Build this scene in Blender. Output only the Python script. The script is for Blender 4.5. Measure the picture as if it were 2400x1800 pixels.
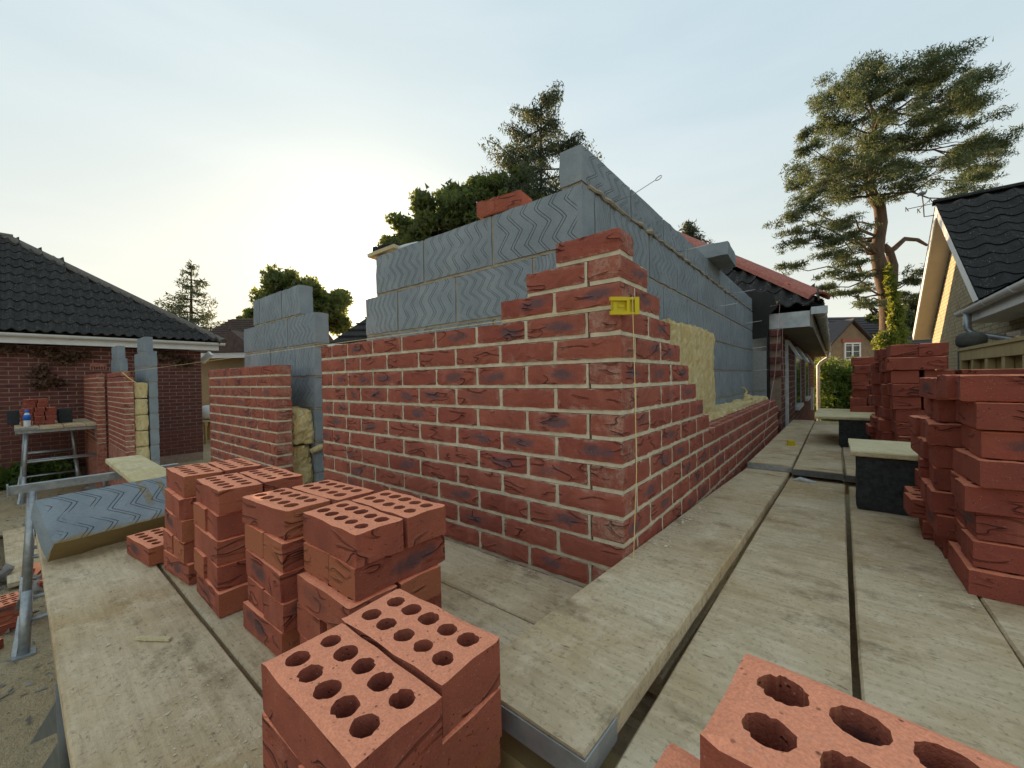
import bpy, math, random
import numpy as np
from mathutils import Vector, Matrix
random.seed(7); rng=np.random.default_rng(7)
for o in list(bpy.data.objects): bpy.data.objects.remove(o)
scn=bpy.context.scene; col=scn.collection
# ------------------------------------------------------------------ camera
FPX=940.34; CAM=Vector((0.46016,-1.06231,1.70))
yaw,pit,rol=math.radians(128.7414),math.radians(-0.7319),math.radians(-0.9426)
FW=Vector((math.cos(yaw)*math.cos(pit),math.sin(yaw)*math.cos(pit),math.sin(pit)))
r0=Vector((math.sin(yaw),-math.cos(yaw),0)); u0=r0.cross(FW)
RT=r0*math.cos(rol)+u0*math.sin(rol); UP=-r0*math.sin(rol)+u0*math.cos(rol)
cd=bpy.data.cameras.new('camera'); cam=bpy.data.objects.new('camera',cd); col.objects.link(cam)
cd.sensor_fit='HORIZONTAL'; cd.sensor_width=36; cd.lens=36*FPX/2400; cd.clip_start=.02; cd.clip_end=3000
M=Matrix((RT,UP,-FW)).transposed().to_4x4(); M.translation=CAM; cam.matrix_world=M
scn.camera=cam
scn.render.resolution_x=1024; scn.render.resolution_y=768
# ------------------------------------------------------------------ sky, sun, exposure
SUN_AZ,SUN_EL=math.radians(148),math.radians(10)
wd=bpy.data.worlds.new('World'); scn.world=wd; wd.use_nodes=True
nt=wd.node_tree; N=nt.nodes; Lk=nt.links; N.clear()
sky=N.new('ShaderNodeTexSky'); sky.sky_type='NISHITA'; sky.sun_disc=False
sky.sun_elevation=SUN_EL; sky.sun_rotation=math.radians(90)-SUN_AZ
sky.altitude=50; sky.air_density=1.0; sky.dust_density=1.2; sky.ozone_density=1.4
# a thin even veil of high cloud softens the contrast of the clear sky
gm=N.new('ShaderNodeGamma'); gm.inputs[1].default_value=0.5
hs=N.new('ShaderNodeHueSaturation'); hs.inputs['Saturation'].default_value=1.7
vl=N.new('ShaderNodeMix'); vl.data_type='RGBA'; vl.inputs[0].default_value=.88
tc=N.new('ShaderNodeTexCoord'); mp=N.new('ShaderNodeMapping'); mp.inputs['Scale'].default_value=(1.2,1.2,7)
nz=N.new('ShaderNodeTexNoise'); nz.inputs['Scale'].default_value=1.1; nz.inputs['Detail'].default_value=5; nz.inputs['Roughness'].default_value=.55
rp=N.new('ShaderNodeMapRange'); rp.inputs[1].default_value=.42; rp.inputs[2].default_value=.75; rp.inputs[3].default_value=.0; rp.inputs[4].default_value=.09
mx=N.new('ShaderNodeMix'); mx.data_type='RGBA'; mx.inputs[7].default_value=(2.4,2.3,2.2,1)
bg=N.new('ShaderNodeBackground'); bg.inputs[1].default_value=.15
wo=N.new('ShaderNodeOutputWorld')
# the veil: bluish overhead, paler and warmer toward the horizon, with a soft aureole round the sun
sv0=(math.cos(SUN_AZ)*math.cos(SUN_EL+.06),math.sin(SUN_AZ)*math.cos(SUN_EL+.06),math.sin(SUN_EL+.06))
sz=N.new('ShaderNodeSeparateXYZ'); Lk.new(tc.outputs['Generated'],sz.inputs[0])
er=N.new('ShaderNodeMapRange'); er.inputs[1].default_value=0; er.inputs[2].default_value=.62; er.interpolation_type='SMOOTHSTEP'; Lk.new(sz.outputs[2],er.inputs[0])
vg=N.new('ShaderNodeMix'); vg.data_type='RGBA'; vg.inputs[6].default_value=(1.36,1.34,1.15,1); vg.inputs[7].default_value=(.94,1.14,1.21,1); Lk.new(er.outputs[0],vg.inputs[0])
dt=N.new('ShaderNodeVectorMath'); dt.operation='DOT_PRODUCT'; dt.inputs[1].default_value=sv0; Lk.new(tc.outputs['Generated'],dt.inputs[0])
src=vg.outputs[2]
for pw,cl_ in ((10,(.40,.30,.14)),(60,(.7,.62,.48)),(300,(2.,1.85,1.6))):
    mm=N.new('ShaderNodeMath'); mm.operation='MAXIMUM'; mm.inputs[1].default_value=0; Lk.new(dt.outputs['Value'],mm.inputs[0])
    pp=N.new('ShaderNodeMath'); pp.operation='POWER'; pp.inputs[1].default_value=pw; Lk.new(mm.outputs[0],pp.inputs[0])
    ad=N.new('ShaderNodeMix'); ad.data_type='RGBA'; ad.blend_type='ADD'; ad.inputs[7].default_value=(*cl_,1); Lk.new(pp.outputs[0],ad.inputs[0]); Lk.new(src,ad.inputs[6]); src=ad.outputs[2]
Lk.new(src,vl.inputs[7])
Lk.new(sky.outputs[0],gm.inputs[0]); Lk.new(tc.outputs['Generated'],mp.inputs[0]); Lk.new(mp.outputs[0],nz.inputs[0])
Lk.new(nz.outputs[0],rp.inputs[0]); Lk.new(rp.outputs[0],mx.inputs[0]); Lk.new(gm.outputs[0],hs.inputs['Color']); Lk.new(hs.outputs[0],vl.inputs[6]); Lk.new(vl.outputs[2],mx.inputs[6])
Lk.new(mx.outputs[2],bg.inputs[0]); Lk.new(bg.outputs[0],wo.inputs[0])
sd=bpy.data.lights.new('sun','SUN'); sd.energy=3.0; sd.angle=math.radians(.5); sd.color=(1,.70,.40)
so=bpy.data.objects.new('sun',sd); col.objects.link(so)
sv=Vector((math.cos(SUN_AZ)*math.cos(SUN_EL),math.sin(SUN_AZ)*math.cos(SUN_EL),math.sin(SUN_EL)))
so.rotation_euler=sv.to_track_quat('Z','Y').to_euler()
vs=scn.view_settings; vs.view_transform='Standard'; vs.look='None'; vs.gamma=1; vs.exposure=2.08; vs.use_curve_mapping=False
# ------------------------------------------------------------------ helpers
def PX(x,y,t): return CAM+(FW+RT*((x-1200)/FPX)-UP*((y-900)/FPX))*t      # a point t metres ahead
def PA(x,y,ax,v):                                                         # a point on an axis plane
    d=FW+RT*((x-1200)/FPX)-UP*((y-900)/FPX); return CAM+d*((v-CAM[ax])/d[ax])
class MB:
    def __init__(s): s.v=[]; s.f=[]; s.sm=False
    def add(s,vs,fs):
        b=len(s.v); s.v+= [tuple(q) for q in vs]; s.f+=[tuple(i+b for i in f) for f in fs]; return s
    def box(s,x0,x1,y0,y1,z0,z1):
        return s.add([(x0,y0,z0),(x1,y0,z0),(x1,y1,z0),(x0,y1,z0),(x0,y0,z1),(x1,y0,z1),(x1,y1,z1),(x0,y1,z1)],
                     [(3,2,1,0),(4,5,6,7),(0,1,5,4),(1,2,6,5),(2,3,7,6),(3,0,4,7)])
    def obox(s,c,ax,ay,az):   # half axes
        c,ax,ay,az=map(Vector,(c,ax,ay,az)); p=[]
        for k in (-1,1):
            for i,j in ((-1,-1),(1,-1),(1,1),(-1,1)): p.append(c+ax*i+ay*j+az*k)
        return s.add(p,[(3,2,1,0),(4,5,6,7),(0,1,5,4),(1,2,6,5),(2,3,7,6),(3,0,4,7)])
    def bar(s,a,b,w,h,up=(0,0,1)):
        a,b=Vector(a),Vector(b); d=(b-a); l=d.length; d.normalize(); upv=Vector(up)
        if abs(d.dot(upv))>.98: upv=Vector((1,0,0))
        sx=d.cross(upv).normalized(); sz=sx.cross(d).normalized()
        return s.obox((a+b)/2,d*l/2,sx*w/2,sz*h/2)
    def tube(s,pts,rad,n=8,caps=True):
        pts=[Vector(p) for p in pts]; 
        if not hasattr(rad,'__len__'): rad=[rad]*len(pts)
        b=len(s.v); ref=Vector((.13,.31,.94)); px=None
        for i,p in enumerate(pts):
            d=(pts[min(i+1,len(pts)-1)]-pts[max(i-1,0)]).normalized()
            if px is None:
                px=d.cross(ref if abs(d.dot(ref))<.95 else Vector((1,0,0))).normalized()
            else: px=(px-d*px.dot(d)).normalized()
            py=d.cross(px)
            for k in range(n):
                a=2*math.pi*k/n; s.v.append(tuple(p+(px*math.cos(a)+py*math.sin(a))*rad[i]))
        for i in range(len(pts)-1):
            for k in range(n):
                k2=(k+1)%n; s.f.append((b+i*n+k,b+i*n+k2,b+(i+1)*n+k2,b+(i+1)*n+k))
        if caps:
            s.f.append(tuple(b+k for k in range(n))[::-1]); s.f.append(tuple(b+(len(pts)-1)*n+k for k in range(n)))
        return s
    def prism(s,poly,d):      # polygon (3d points) pushed along d
        n=len(poly); a=[Vector(p) for p in poly]; d=Vector(d)
        return s.add(a+[p+d for p in a],[tuple(range(n))[::-1],tuple(range(n,2*n))]+[(i,(i+1)%n,n+(i+1)%n,n+i) for i in range(n)])
    def mesh(s,name,smooth=False):
        me=bpy.data.meshes.new(name); me.from_pydata(s.v,[],s.f); me.update()
        if smooth: me.polygons.foreach_set('use_smooth',[True]*len(me.polygons))
        return me
WL={}
def wl(o): return WL.get(o.name,Vector((0,0,0)))
def link(name,me,mat=None,parent=None,loc=(0,0,0),rot=None,scale=None,mtx=None):
    """loc is a world position; parents are never rotated or scaled"""
    o=bpy.data.objects.new(name,me); col.objects.link(o)
    if me is not None and mat is not None and not me.materials: me.materials.append(mat)
    L=Vector(loc); off=wl(parent) if parent else Vector((0,0,0))
    if parent: o.parent=parent
    if mtx is not None:
        m=mtx.copy(); m.translation=m.translation-off; o.matrix_basis=m; WL[o.name]=mtx.translation.copy()
    else:
        o.location=L-off; WL[o.name]=L
        if rot is not None: o.rotation_euler=rot
        if scale is not None: o.scale=scale
    return o
def tag(o,label,cat,group=None,kind=None):
    if label: o['label']=label
    if cat: o['category']=cat
    if group: o['group']=group
    if kind: o['kind']=kind
    return o
def thing(name,label,cat,loc=(0,0,0),group=None): return tag(link(name,None,loc=loc),label,cat,group)
def part(name,mb,mat,parent=None,smooth=False): return link(name,mb.mesh(name,smooth),mat,parent)
def struct(name,mb,mat): return tag(part(name,mb,mat),None,None,None,'structure')
# ------------------------------------------------------------------ materials
def mat_new(name):
    m=bpy.data.materials.new(name); m.use_nodes=True; t=m.node_tree; b=t.nodes['Principled BSDF']; return m,t,b
class G:   # tiny node-graph helper
    def __init__(s,t): s.t=t
    def n(s,ty,**k):
        q=s.t.nodes.new(ty)
        for a,b in k.items(): setattr(q,a,b)
        return q
    def l(s,a,b): s.t.links.new(a,b)
    def setin(s,i,v):
        if hasattr(v,'is_output'): s.l(v,i)
        else: i.default_value=v
    def math(s,op,a,b=0.,c=None,clamp=False):
        q=s.n('ShaderNodeMath',operation=op,use_clamp=clamp); s.setin(q.inputs[0],a); s.setin(q.inputs[1],b)
        if c is not None: s.setin(q.inputs[2],c)
        return q.outputs[0]
    def rng(s,v,a,b,c=0.,d=1.,smooth=False):
        q=s.n('ShaderNodeMapRange'); q.interpolation_type='SMOOTHSTEP' if smooth else 'LINEAR'
        for i,x in enumerate((v,a,b,c,d)): s.setin(q.inputs[i],x)
        return q.outputs[0]
    def mix(s,f,a,b,blend='MIX'):
        q=s.n('ShaderNodeMix',data_type='RGBA',blend_type=blend); s.setin(q.inputs[0],f)
        for i,x in ((6,a),(7,b)):
            if hasattr(x,'is_output'): s.l(x,q.inputs[i])
            else: q.inputs[i].default_value=(*x,1)
        return q.outputs[2]
    def noise(s,vec,scale,detail=3,rough=.55,dist=0.,out=0):
        q=s.n('ShaderNodeTexNoise'); q.inputs['Scale'].default_value=scale; q.inputs['Detail'].default_value=detail
        q.inputs['Roughness'].default_value=rough; q.inputs['Distortion'].default_value=dist
        if vec is not None: s.l(vec,q.inputs['Vector'])
        return q.outputs[out]
    def voro(s,vec,scale,feat='F1',out='Distance'):
        q=s.n('ShaderNodeTexVoronoi',feature=feat); q.inputs['Scale'].default_value=scale; s.l(vec,q.inputs['Vector']); return q.outputs[out]
    def mapv(s,vec,scale=(1,1,1),loc=None):
        q=s.n('ShaderNodeMapping'); q.inputs['Scale'].default_value=scale; s.l(vec,q.inputs['Vector'])
        if loc is not None: s.setin(q.inputs['Location'],loc)
        return q.outputs[0]
    def obj(s): return s.n('ShaderNodeTexCoord').outputs['Object']
    def nrm(s): return s.n('ShaderNodeTexCoord').outputs['Normal']
    def rand(s): return s.n('ShaderNodeObjectInfo').outputs['Random']
    def sep(s,v):
        q=s.n('ShaderNodeSeparateXYZ'); s.l(v,q.inputs[0]); return q.outputs
    def comb(s,x,y,z):
        q=s.n('ShaderNodeCombineXYZ')
        for i,v in enumerate((x,y,z)): s.setin(q.inputs[i],v)
        return q.outputs[0]
    def vadd(s,a,b):
        q=s.n('ShaderNodeVectorMath',operation='ADD'); s.l(a,q.inputs[0]); s.l(b,q.inputs[1]); return q.outputs[0]
    def bump(s,h,strength=1.,dist=.002,base=None):
        q=s.n('ShaderNodeBump'); q.inputs['Strength'].default_value=strength; q.inputs['Distance'].default_value=dist
        s.l(h,q.inputs['Height']); 
        if base is not None: s.l(base,q.inputs['Normal'])
        return q.outputs[0]
def brick_mat(name,red,dark,purple,bed=None,crease=1.,patch=.42,brown=None,smear=0.):
    m,t,b=mat_new(name); g=G(t); ob=g.obj(); rd=g.rand()
    off=g.comb(g.math('MULTIPLY',rd,37.),g.math('MULTIPLY',rd,91.),g.math('MULTIPLY',rd,53.)); P=g.vadd(ob,off)
    r2=g.math('FRACT',g.math('MULTIPLY',rd,17.31)); r3=g.math('FRACT',g.math('MULTIPLY',rd,71.7))
    big=g.noise(P,9,3); fine=g.noise(P,95,5,.75); grain=g.noise(P,420,2,.6)
    c=g.mix(g.rng(big,.3,.7),dark,red); c=g.mix(g.rng(r2,0,1,.0,.45),c,dark); c=g.mix(g.math('MULTIPLY',g.math('FRACT',g.math('MULTIPLY',rd,43.9)),.28),c,(red[0]*1.12,red[1]*1.45,red[2]*1.35))
    # soft bloom and pale grains
    c=g.mix(g.math('MULTIPLY',g.rng(g.noise(g.mapv(P,(16,16,5)),1,3),.56,.75),.28),c,(red[0]*1.35,red[1]*2.0,red[2]*2.1))
    s=g.sep(ob)
    e=g.math('ADD',g.math('POWER',g.math('DIVIDE',g.math('ADD',s[0],g.math('MULTIPLY',g.math('SUBTRACT',r2,.5),.09)),.062),2.),g.math('POWER',g.math('DIVIDE',g.math('ADD',s[2],g.math('MULTIPLY',s[0],g.math('MULTIPLY',g.math('SUBTRACT',r2,.5),.3))),.02),2.))
    e=g.math('SUBTRACT',g.math('ADD',1.05,g.math('MULTIPLY',g.math('SUBTRACT',g.noise(P,30,4,.65),.5),3.0)),e)
    pm=g.math('MULTIPLY',g.rng(e,-.1,1.1,smooth=True),g.rng(r3,1-patch-.04,1-patch+.04))
    c=g.mix(g.math('MULTIPLY',pm,.85),c,purple)
    # creases: contour lines of a noise drawn out along the brick
    w=g.noise(g.mapv(P,(7.5,7.5,27)),1,1,.4,.35); ln=g.math('ABSOLUTE',g.math('SUBTRACT',w,.5))
    gate=g.rng(g.noise(P,10,1),.49,.58)
    cr=g.math('MULTIPLY',g.rng(ln,.0,.013,1.,0.),gate)
    lip=g.math('MULTIPLY',g.rng(ln,.02,.07,1.,0.),gate)
    nz_=g.sep(g.nrm())[2]; flat=g.rng(g.math('ABSOLUTE',nz_),.75,.9)
    ab=g.math('MAXIMUM',g.math('DIVIDE',g.math('ABSOLUTE',s[0]),.1075),g.math('DIVIDE',g.math('ABSOLUTE',s[1]),.05125))
    side=g.math('MULTIPLY',g.math('SUBTRACT',1.,flat),g.rng(ab,.9,.94))
    cr=g.math('MULTIPLY',g.math('MULTIPLY',cr,side),crease)
    c=g.mix(g.math('MULTIPLY',cr,.45),c,tuple(x*.28 for x in dark))  # shade inside the creases put into the colour, on top of the bump
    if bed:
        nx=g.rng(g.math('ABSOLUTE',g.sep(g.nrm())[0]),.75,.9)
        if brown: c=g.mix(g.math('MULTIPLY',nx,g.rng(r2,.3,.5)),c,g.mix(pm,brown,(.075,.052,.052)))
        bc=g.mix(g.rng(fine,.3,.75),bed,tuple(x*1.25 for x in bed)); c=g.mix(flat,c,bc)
    if smear:
        ed=g.math('MAXIMUM',g.rng(g.math('ABSOLUTE',s[2]),.018,.0325),g.rng(g.math('ABSOLUTE',s[0]),.09,.1075))
        sm=g.math('MULTIPLY',g.rng(g.math('ADD',g.math('MULTIPLY',ed,.22),g.noise(P,17,5,.7)),.62,.80),g.rng(fine,.35,.6))
        c=g.mix(g.math('MULTIPLY',sm,smear),c,(.62,.50,.38))
    sp=g.voro(P,170); spm=g.math('MULTIPLY',g.rng(sp,.0,.2,1.,0.),g.rng(g.noise(P,60,1),.54,.58))
    c=g.mix(g.math('MULTIPLY',spm,.7),c,(.62,.5,.42))
    dk=g.math('MULTIPLY',g.rng(g.voro(g.vadd(P,g.comb(3.,7.,1.)),130),.0,.2,1.,0.),g.rng(g.noise(P,45,1),.52,.57))
    c=g.mix(g.math('MULTIPLY',dk,.85),c,(.05,.022,.02))
    c=g.mix(g.rng(grain,.3,.7,.0,.3),c,tuple(x*.6 for x in dark))
    g.l(c,b.inputs['Base Color']); b.inputs['Roughness'].default_value=.9; b.inputs['Specular IOR Level'].default_value=.25
    h=g.math('ADD',g.math('MULTIPLY',fine,.85),g.math('MULTIPLY',g.math('SUBTRACT',g.math('MULTIPLY',lip,side),g.math('MULTIPLY',cr,3.2)),1.3))
    h=g.math('SUBTRACT',h,dk); h=g.math('ADD',h,g.math('MULTIPLY',grain,.25))
    g.l(g.bump(h,1.,.0032),b.inputs['Normal']); return m
RED=(.44,.124,.082); DRK=(.26,.068,.049); PUR=(.125,.088,.10)
M_BRICK=brick_mat('brick_face',RED,DRK,PUR,patch=.5,smear=.5)
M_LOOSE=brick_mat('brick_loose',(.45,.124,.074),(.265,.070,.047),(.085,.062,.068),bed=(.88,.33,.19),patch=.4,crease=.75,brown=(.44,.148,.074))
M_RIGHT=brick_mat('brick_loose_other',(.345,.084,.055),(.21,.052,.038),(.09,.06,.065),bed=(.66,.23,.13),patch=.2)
M_HOUSE=brick_mat('brick_house',(.19,.060,.050),(.10,.038,.036),(.06,.035,.04),crease=.15,patch=.15)
M_BUFF=brick_mat('brick_buff',(.47,.385,.255),(.34,.275,.18),(.2,.16,.11),crease=.1,patch=.0)
def simple(name,c1,c2,scale=20,rough=.8,bump=.3,bdist=.002,metal=0.,spec=.3,detail=4,stretch=None,rnd=0.):
    m,t,b=mat_new(name); g=G(t); ob=g.obj(); v=ob if stretch is None else g.mapv(ob,stretch)
    n=g.noise(v,scale,detail,.6); c=g.mix(g.rng(n,.3,.7),c1,c2)
    if rnd: c=g.mix(g.math('MULTIPLY',g.rand(),rnd),c,tuple(x*.35 for x in c1))
    g.l(c,b.inputs['Base Color']); b.inputs['Roughness'].default_value=rough; b.inputs['Metallic'].default_value=metal
    b.inputs['Specular IOR Level'].default_value=spec
    if bump: g.l(g.bump(g.noise(v,scale*4,4,.65),bump,bdist),b.inputs['Normal'])
    return m
M_MORTAR=simple('mortar',(.74,.64,.47),(.52,.45,.33),30,.95,.9,.003)
M_MORTAR_B=simple('block_mortar',(.46,.40,.30),(.32,.27,.20),40,.95,1.,.004)
M_MORTAR_D=simple('mortar_old',(.36,.26,.2),(.25,.18,.14),12,.95,.5,.003)
M_WHITE=simple('white_upvc',(.78,.79,.79),(.68,.69,.69),6,.45,0)
M_WHITEW=simple('white_weathered',(.62,.66,.68),(.40,.42,.42),9,.6,.3)
M_SOFFIT=simple('soffit_board',(.30,.27,.22),(.2,.18,.15),5,.8,.2)
M_CREAM=simple('cream_soffit',(.60,.56,.48),(.52,.48,.41),3,.7,.1)
M_GALV=simple('galvanised_steel',(.42,.45,.47),(.26,.28,.29),28,.42,.2,.001,.55,.5)
M_STEEL=simple('dark_steel',(.16,.17,.17),(.09,.095,.1),18,.5,.2,.001,.3,.5)
M_WIRE=simple('bright_wire',(.62,.62,.6),(.5,.5,.5),30,.3,0,metal=.9)
M_YEL=simple('yellow_plastic',(.66,.52,.015),(.58,.44,.012),20,.45,.08)
M_STRING=simple('builders_line',(.80,.62,.28),(.72,.52,.22),60,.8,0)
M_PINK=simple('pink_line',(.72,.45,.40),(.62,.36,.32),60,.8,0)
M_BLACK=simple('black_membrane',(.012,.012,.013),(.02,.02,.02),14,.6,.4,.004)
M_DENSE=simple('dense_block',(.060,.064,.068),(.028,.030,.032),55,.95,1.,.006)
M_RIDGE=simple('red_ridge_tile',(.50,.17,.125),(.28,.11,.09),38,.9,.7,.004,rnd=.2)
M_TILE=simple('dark_roof_tile',(.034,.034,.037),(.017,.017,.019),16,.75,.6,.004,rnd=.25,spec=.35)
def lichen_mat(name,a,b_,amt):
    m,t,b=mat_new(name); g=G(t); ob=g.obj(); rd=g.rand(); P=g.vadd(ob,g.comb(g.math('MULTIPLY',rd,41.),g.math('MULTIPLY',rd,17.),g.math('MULTIPLY',rd,7.)))
    c=g.mix(g.rng(g.noise(P,14,4),.3,.7),a,b_); c=g.mix(g.math('MULTIPLY',rd,.35),c,tuple(x*.45 for x in a))
    sp=g.math('MULTIPLY',g.rng(g.math('ADD',g.voro(P,26),g.math('MULTIPLY',g.noise(P,90,2),.25)),.22,.36,1.,0.),g.rng(g.noise(P,7,2),.62-amt,.70-amt))
    c=g.mix(g.math('MULTIPLY',sp,.8),c,(.34,.34,.31)); g.l(c,b.inputs['Base Color']); b.inputs['Roughness'].default_value=.95; b.inputs['Specular IOR Level'].default_value=.15
    g.l(g.bump(g.noise(P,60,4,.7),.8,.004),b.inputs['Normal']); return m
M_LICH=lichen_mat('lichened_tile',(.062,.059,.056),(.028,.027,.026),.15)
M_TILE=lichen_mat('dark_roof_tile',(.044,.043,.043),(.02,.02,.02),.12)
M_HIP=simple('hip_tile',(.20,.175,.15),(.08,.07,.06),25,.9,.8,.004,rnd=.2)
M_BTILE=simple('brown_roof_tile',(.135,.095,.08),(.085,.06,.052),10,.9,.5,.01)
M_TIMB=simple('treated_timber',(.44,.34,.17),(.33,.25,.12),10,.85,.4,.002,stretch=(1,1,.2))
M_TIMBD=simple('fence_board',(.36,.26,.11),(.25,.18,.08),12,.85,.4,.002,rnd=.4)
M_POST=simple('grey_post',(.085,.085,.075),(.05,.05,.045),20,.9,.5)
M_GLASS=simple('window_glass',(.03,.035,.04),(.02,.025,.03),3,.06,0,spec=.6)
M_PLASTER=simple('render_base',(.30,.27,.22),(.24,.21,.17),6,.9,.3)
M_CONC=simple('concrete',(.26,.25,.23),(.17,.16,.15),9,.95,.6,.004)
M_GREYBLK=simple('old_grey_block',(.33,.34,.33),(.26,.27,.26),30,.95,.6,.003)
M_BARK=simple('pine_bark',(.15,.10,.07),(.07,.048,.035),7,.95,1.,.03,stretch=(1,1,.35))
M_BARKD=simple('grey_bark',(.07,.055,.042),(.04,.032,.026),8,.95,1.,.02)
M_BLUE=simple('blue_plastic',(.02,.16,.6),(.02,.12,.5),8,.4,0)
M_NAVY=simple('navy_sheet',(.012,.016,.10),(.01,.012,.06),5,.5,.3,.02)
M_DARKB=simple('dark_brush_bristle',(.03,.035,.045),(.018,.02,.026),60,.9,.5)
def board_mat(name,base,pale,dark,long=0):
    m,t,b=mat_new(name); g=G(t); ob=g.obj(); rd=g.rand(); P=g.vadd(ob,g.comb(g.math('MULTIPLY',rd,13.),g.math('MULTIPLY',rd,29.),0.))
    st=(1.6,26,26) if long==0 else (26,1.6,26)
    gr=g.noise(g.mapv(P,st),2.2,5,.65); big=g.noise(P,2.6,4,.6); mid=g.noise(P,11,5,.65); fine=g.noise(P,95,3,.7)
    c=g.mix(g.rng(big,.32,.66),base,pale); c=g.mix(g.rng(gr,.38,.78,0,.42),c,dark)
    c=g.mix(g.rng(mid,.52,.72,0,.75),c,(pale[0]*1.12,pale[1]*1.12,pale[2]*1.15))
    c=g.mix(g.rng(g.noise(g.mapv(P,(.6,1,1) if long==0 else (1,.6,1)),6.5,6,.75),.54,.68,0,.7),c,dark)
    c=g.mix(g.rng(g.noise(g.mapv(P,(14,50,20) if long==0 else (50,14,20)),1.6,3,.7),.62,.72,0,.65),c,tuple(x*.55 for x in dark))
    c=g.mix(g.rng(g.noise(g.vadd(P,g.comb(5.,2.,0.)),3.4,4,.65),.55,.7,0,.5),c,(.30,.21,.10))
    c=g.mix(g.rng(fine,.55,.7,0,.5),c,dark); c=g.mix(g.rng(g.noise(P,38,5,.75),.55,.68,0,.3),c,(pale[0]*1.15,pale[1]*1.18,pale[2]*1.3)); c=g.mix(g.rng(g.noise(g.vadd(P,g.comb(1.,8.,0.)),21,5,.8),.58,.70,0,.42),c,dark)
    g.l(c,b.inputs['Base Color']); b.inputs['Roughness'].default_value=.93; b.inputs['Specular IOR Level'].default_value=.15
    h=g.math('ADD',g.math('MULTIPLY',gr,.65),g.math('ADD',g.math('MULTIPLY',fine,.4),mid)); g.l(g.bump(h,.75,.003),b.inputs['Normal']); return m
M_BOARD=board_mat('scaffold_board',(.50,.355,.195),(.66,.545,.38),(.17,.12,.066))
M_BOARDY=board_mat('scaffold_board_across',(.50,.36,.20),(.66,.55,.385),(.165,.12,.068),1)
M_PALEB=board_mat('pale_ply',(.60,.50,.27),(.66,.58,.38),(.34,.26,.12))
def block_mat():
    m,t,b=mat_new('aerated_block'); g=G(t); ob=g.obj(); rd=g.rand(); s=g.sep(ob)
    P=g.vadd(ob,g.comb(g.math('MULTIPLY',rd,31.),g.math('MULTIPLY',rd,11.),g.math('MULTIPLY',rd,77.)))
    r2=g.math('FRACT',g.math('MULTIPLY',rd,23.7)); r3=g.math('FRACT',g.math('MULTIPLY',rd,57.1))
    # comb scratches: pairs of zig-zag grooves down the face
    warp=g.math('MULTIPLY',g.math('SUBTRACT',g.noise(P,5,1),.5),.05)
    ph=g.math('ADD',g.math('DIVIDE',s[2],g.rng(r3,0,1,.10,.15)),g.math('ADD',r2,warp))
    tri=g.math('PINGPONG',g.math('MULTIPLY',ph,2.),1.)
    tri=g.math('ADD',g.math('MULTIPLY',tri,.8),g.math('MULTIPLY',g.rng(tri,.0,1.,0.,1.,True),.2))
    sgn=g.math('SUBTRACT',g.math('MULTIPLY',g.math('GREATER_THAN',r2,.5),2.),1.)
    u=g.math('ADD',s[0],g.math('ADD',g.math('MULTIPLY',g.math('MULTIPLY',tri,sgn),g.rng(r2,0,1,.04,.075)),g.math('MULTIPLY',warp,.5)))
    u=g.math('ADD',u,g.math('MULTIPLY',s[2],g.rng(r3,0,1,-.35,.35)))
    f=g.math('FRACT',g.math('ADD',g.math('DIVIDE',u,g.rng(r3,0,1,.052,.078)),g.math('MULTIPLY',rd,9.)))
    d=g.math('ABSOLUTE',g.math('SUBTRACT',g.math('ABSOLUTE',g.math('SUBTRACT',f,.5)),.11))
    ln=g.rng(d,.0,.03,1.,0.)
    fa=g.rng(g.math('ABSOLUTE',g.sep(g.nrm())[1]),.7,.9)
    inb=g.math('MULTIPLY',g.rng(g.math('ABSOLUTE',s[0]),.205,.185),g.rng(g.noise(P,9,3),.36,.46))
    ln=g.math('MULTIPLY',g.math('MULTIPLY',ln,fa),inb)
    c=g.mix(g.rng(g.noise(P,7,4,.6),.3,.7),(.24,.275,.305),(.33,.366,.392)); c=g.mix(g.rng(r2,0,1,0,.25),c,(.18,.215,.245))
    c=g.mix(g.rng(g.noise(P,160,2),.3,.7,0,.25),c,(.11,.14,.165))
    pit=g.math('MULTIPLY',g.rng(g.voro(P,60),.0,.13,1.,0.),g.rng(g.noise(P,30,1),.57,.6))
    c=g.mix(g.math('MAXIMUM',g.math('MULTIPLY',ln,.85),g.math('MULTIPLY',pit,.8)),c,(.06,.075,.09))
    g.l(c,b.inputs['Base Color']); b.inputs['Roughness'].default_value=.95; b.inputs['Specular IOR Level'].default_value=.2
    h=g.math('SUBTRACT',g.math('MULTIPLY',g.noise(P,140,3,.7),.35),g.math('ADD',g.math('MULTIPLY',ln,1.6),pit))
    g.l(g.bump(h,.9,.003),b.inputs['Normal']); return m
M_BLOCK=block_mat()
def wool_mat():
    m,t,b=mat_new('glass_wool'); g=G(t); ob=g.obj(); P=g.vadd(ob,g.comb(g.math('MULTIPLY',g.rand(),9.),0.,0.))
    n=g.noise(g.mapv(P,(9,9,2.2)),2.5,5,.7,1.); f=g.noise(g.mapv(P,(90,90,25)),2,3,.7,1.2)
    c=g.mix(g.rng(n,.3,.68),(.74,.53,.20),(.90,.80,.50)); c=g.mix(g.rng(f,.45,.7,0,.45),c,(.42,.28,.10))
    g.l(c,b.inputs['Base Color']); b.inputs['Roughness'].default_value=1; b.inputs['Specular IOR Level'].default_value=.05
    g.l(g.bump(g.math('ADD',n,f),1.,.012),b.inputs['Normal']); return m
M_WOOL=wool_mat()
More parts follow.
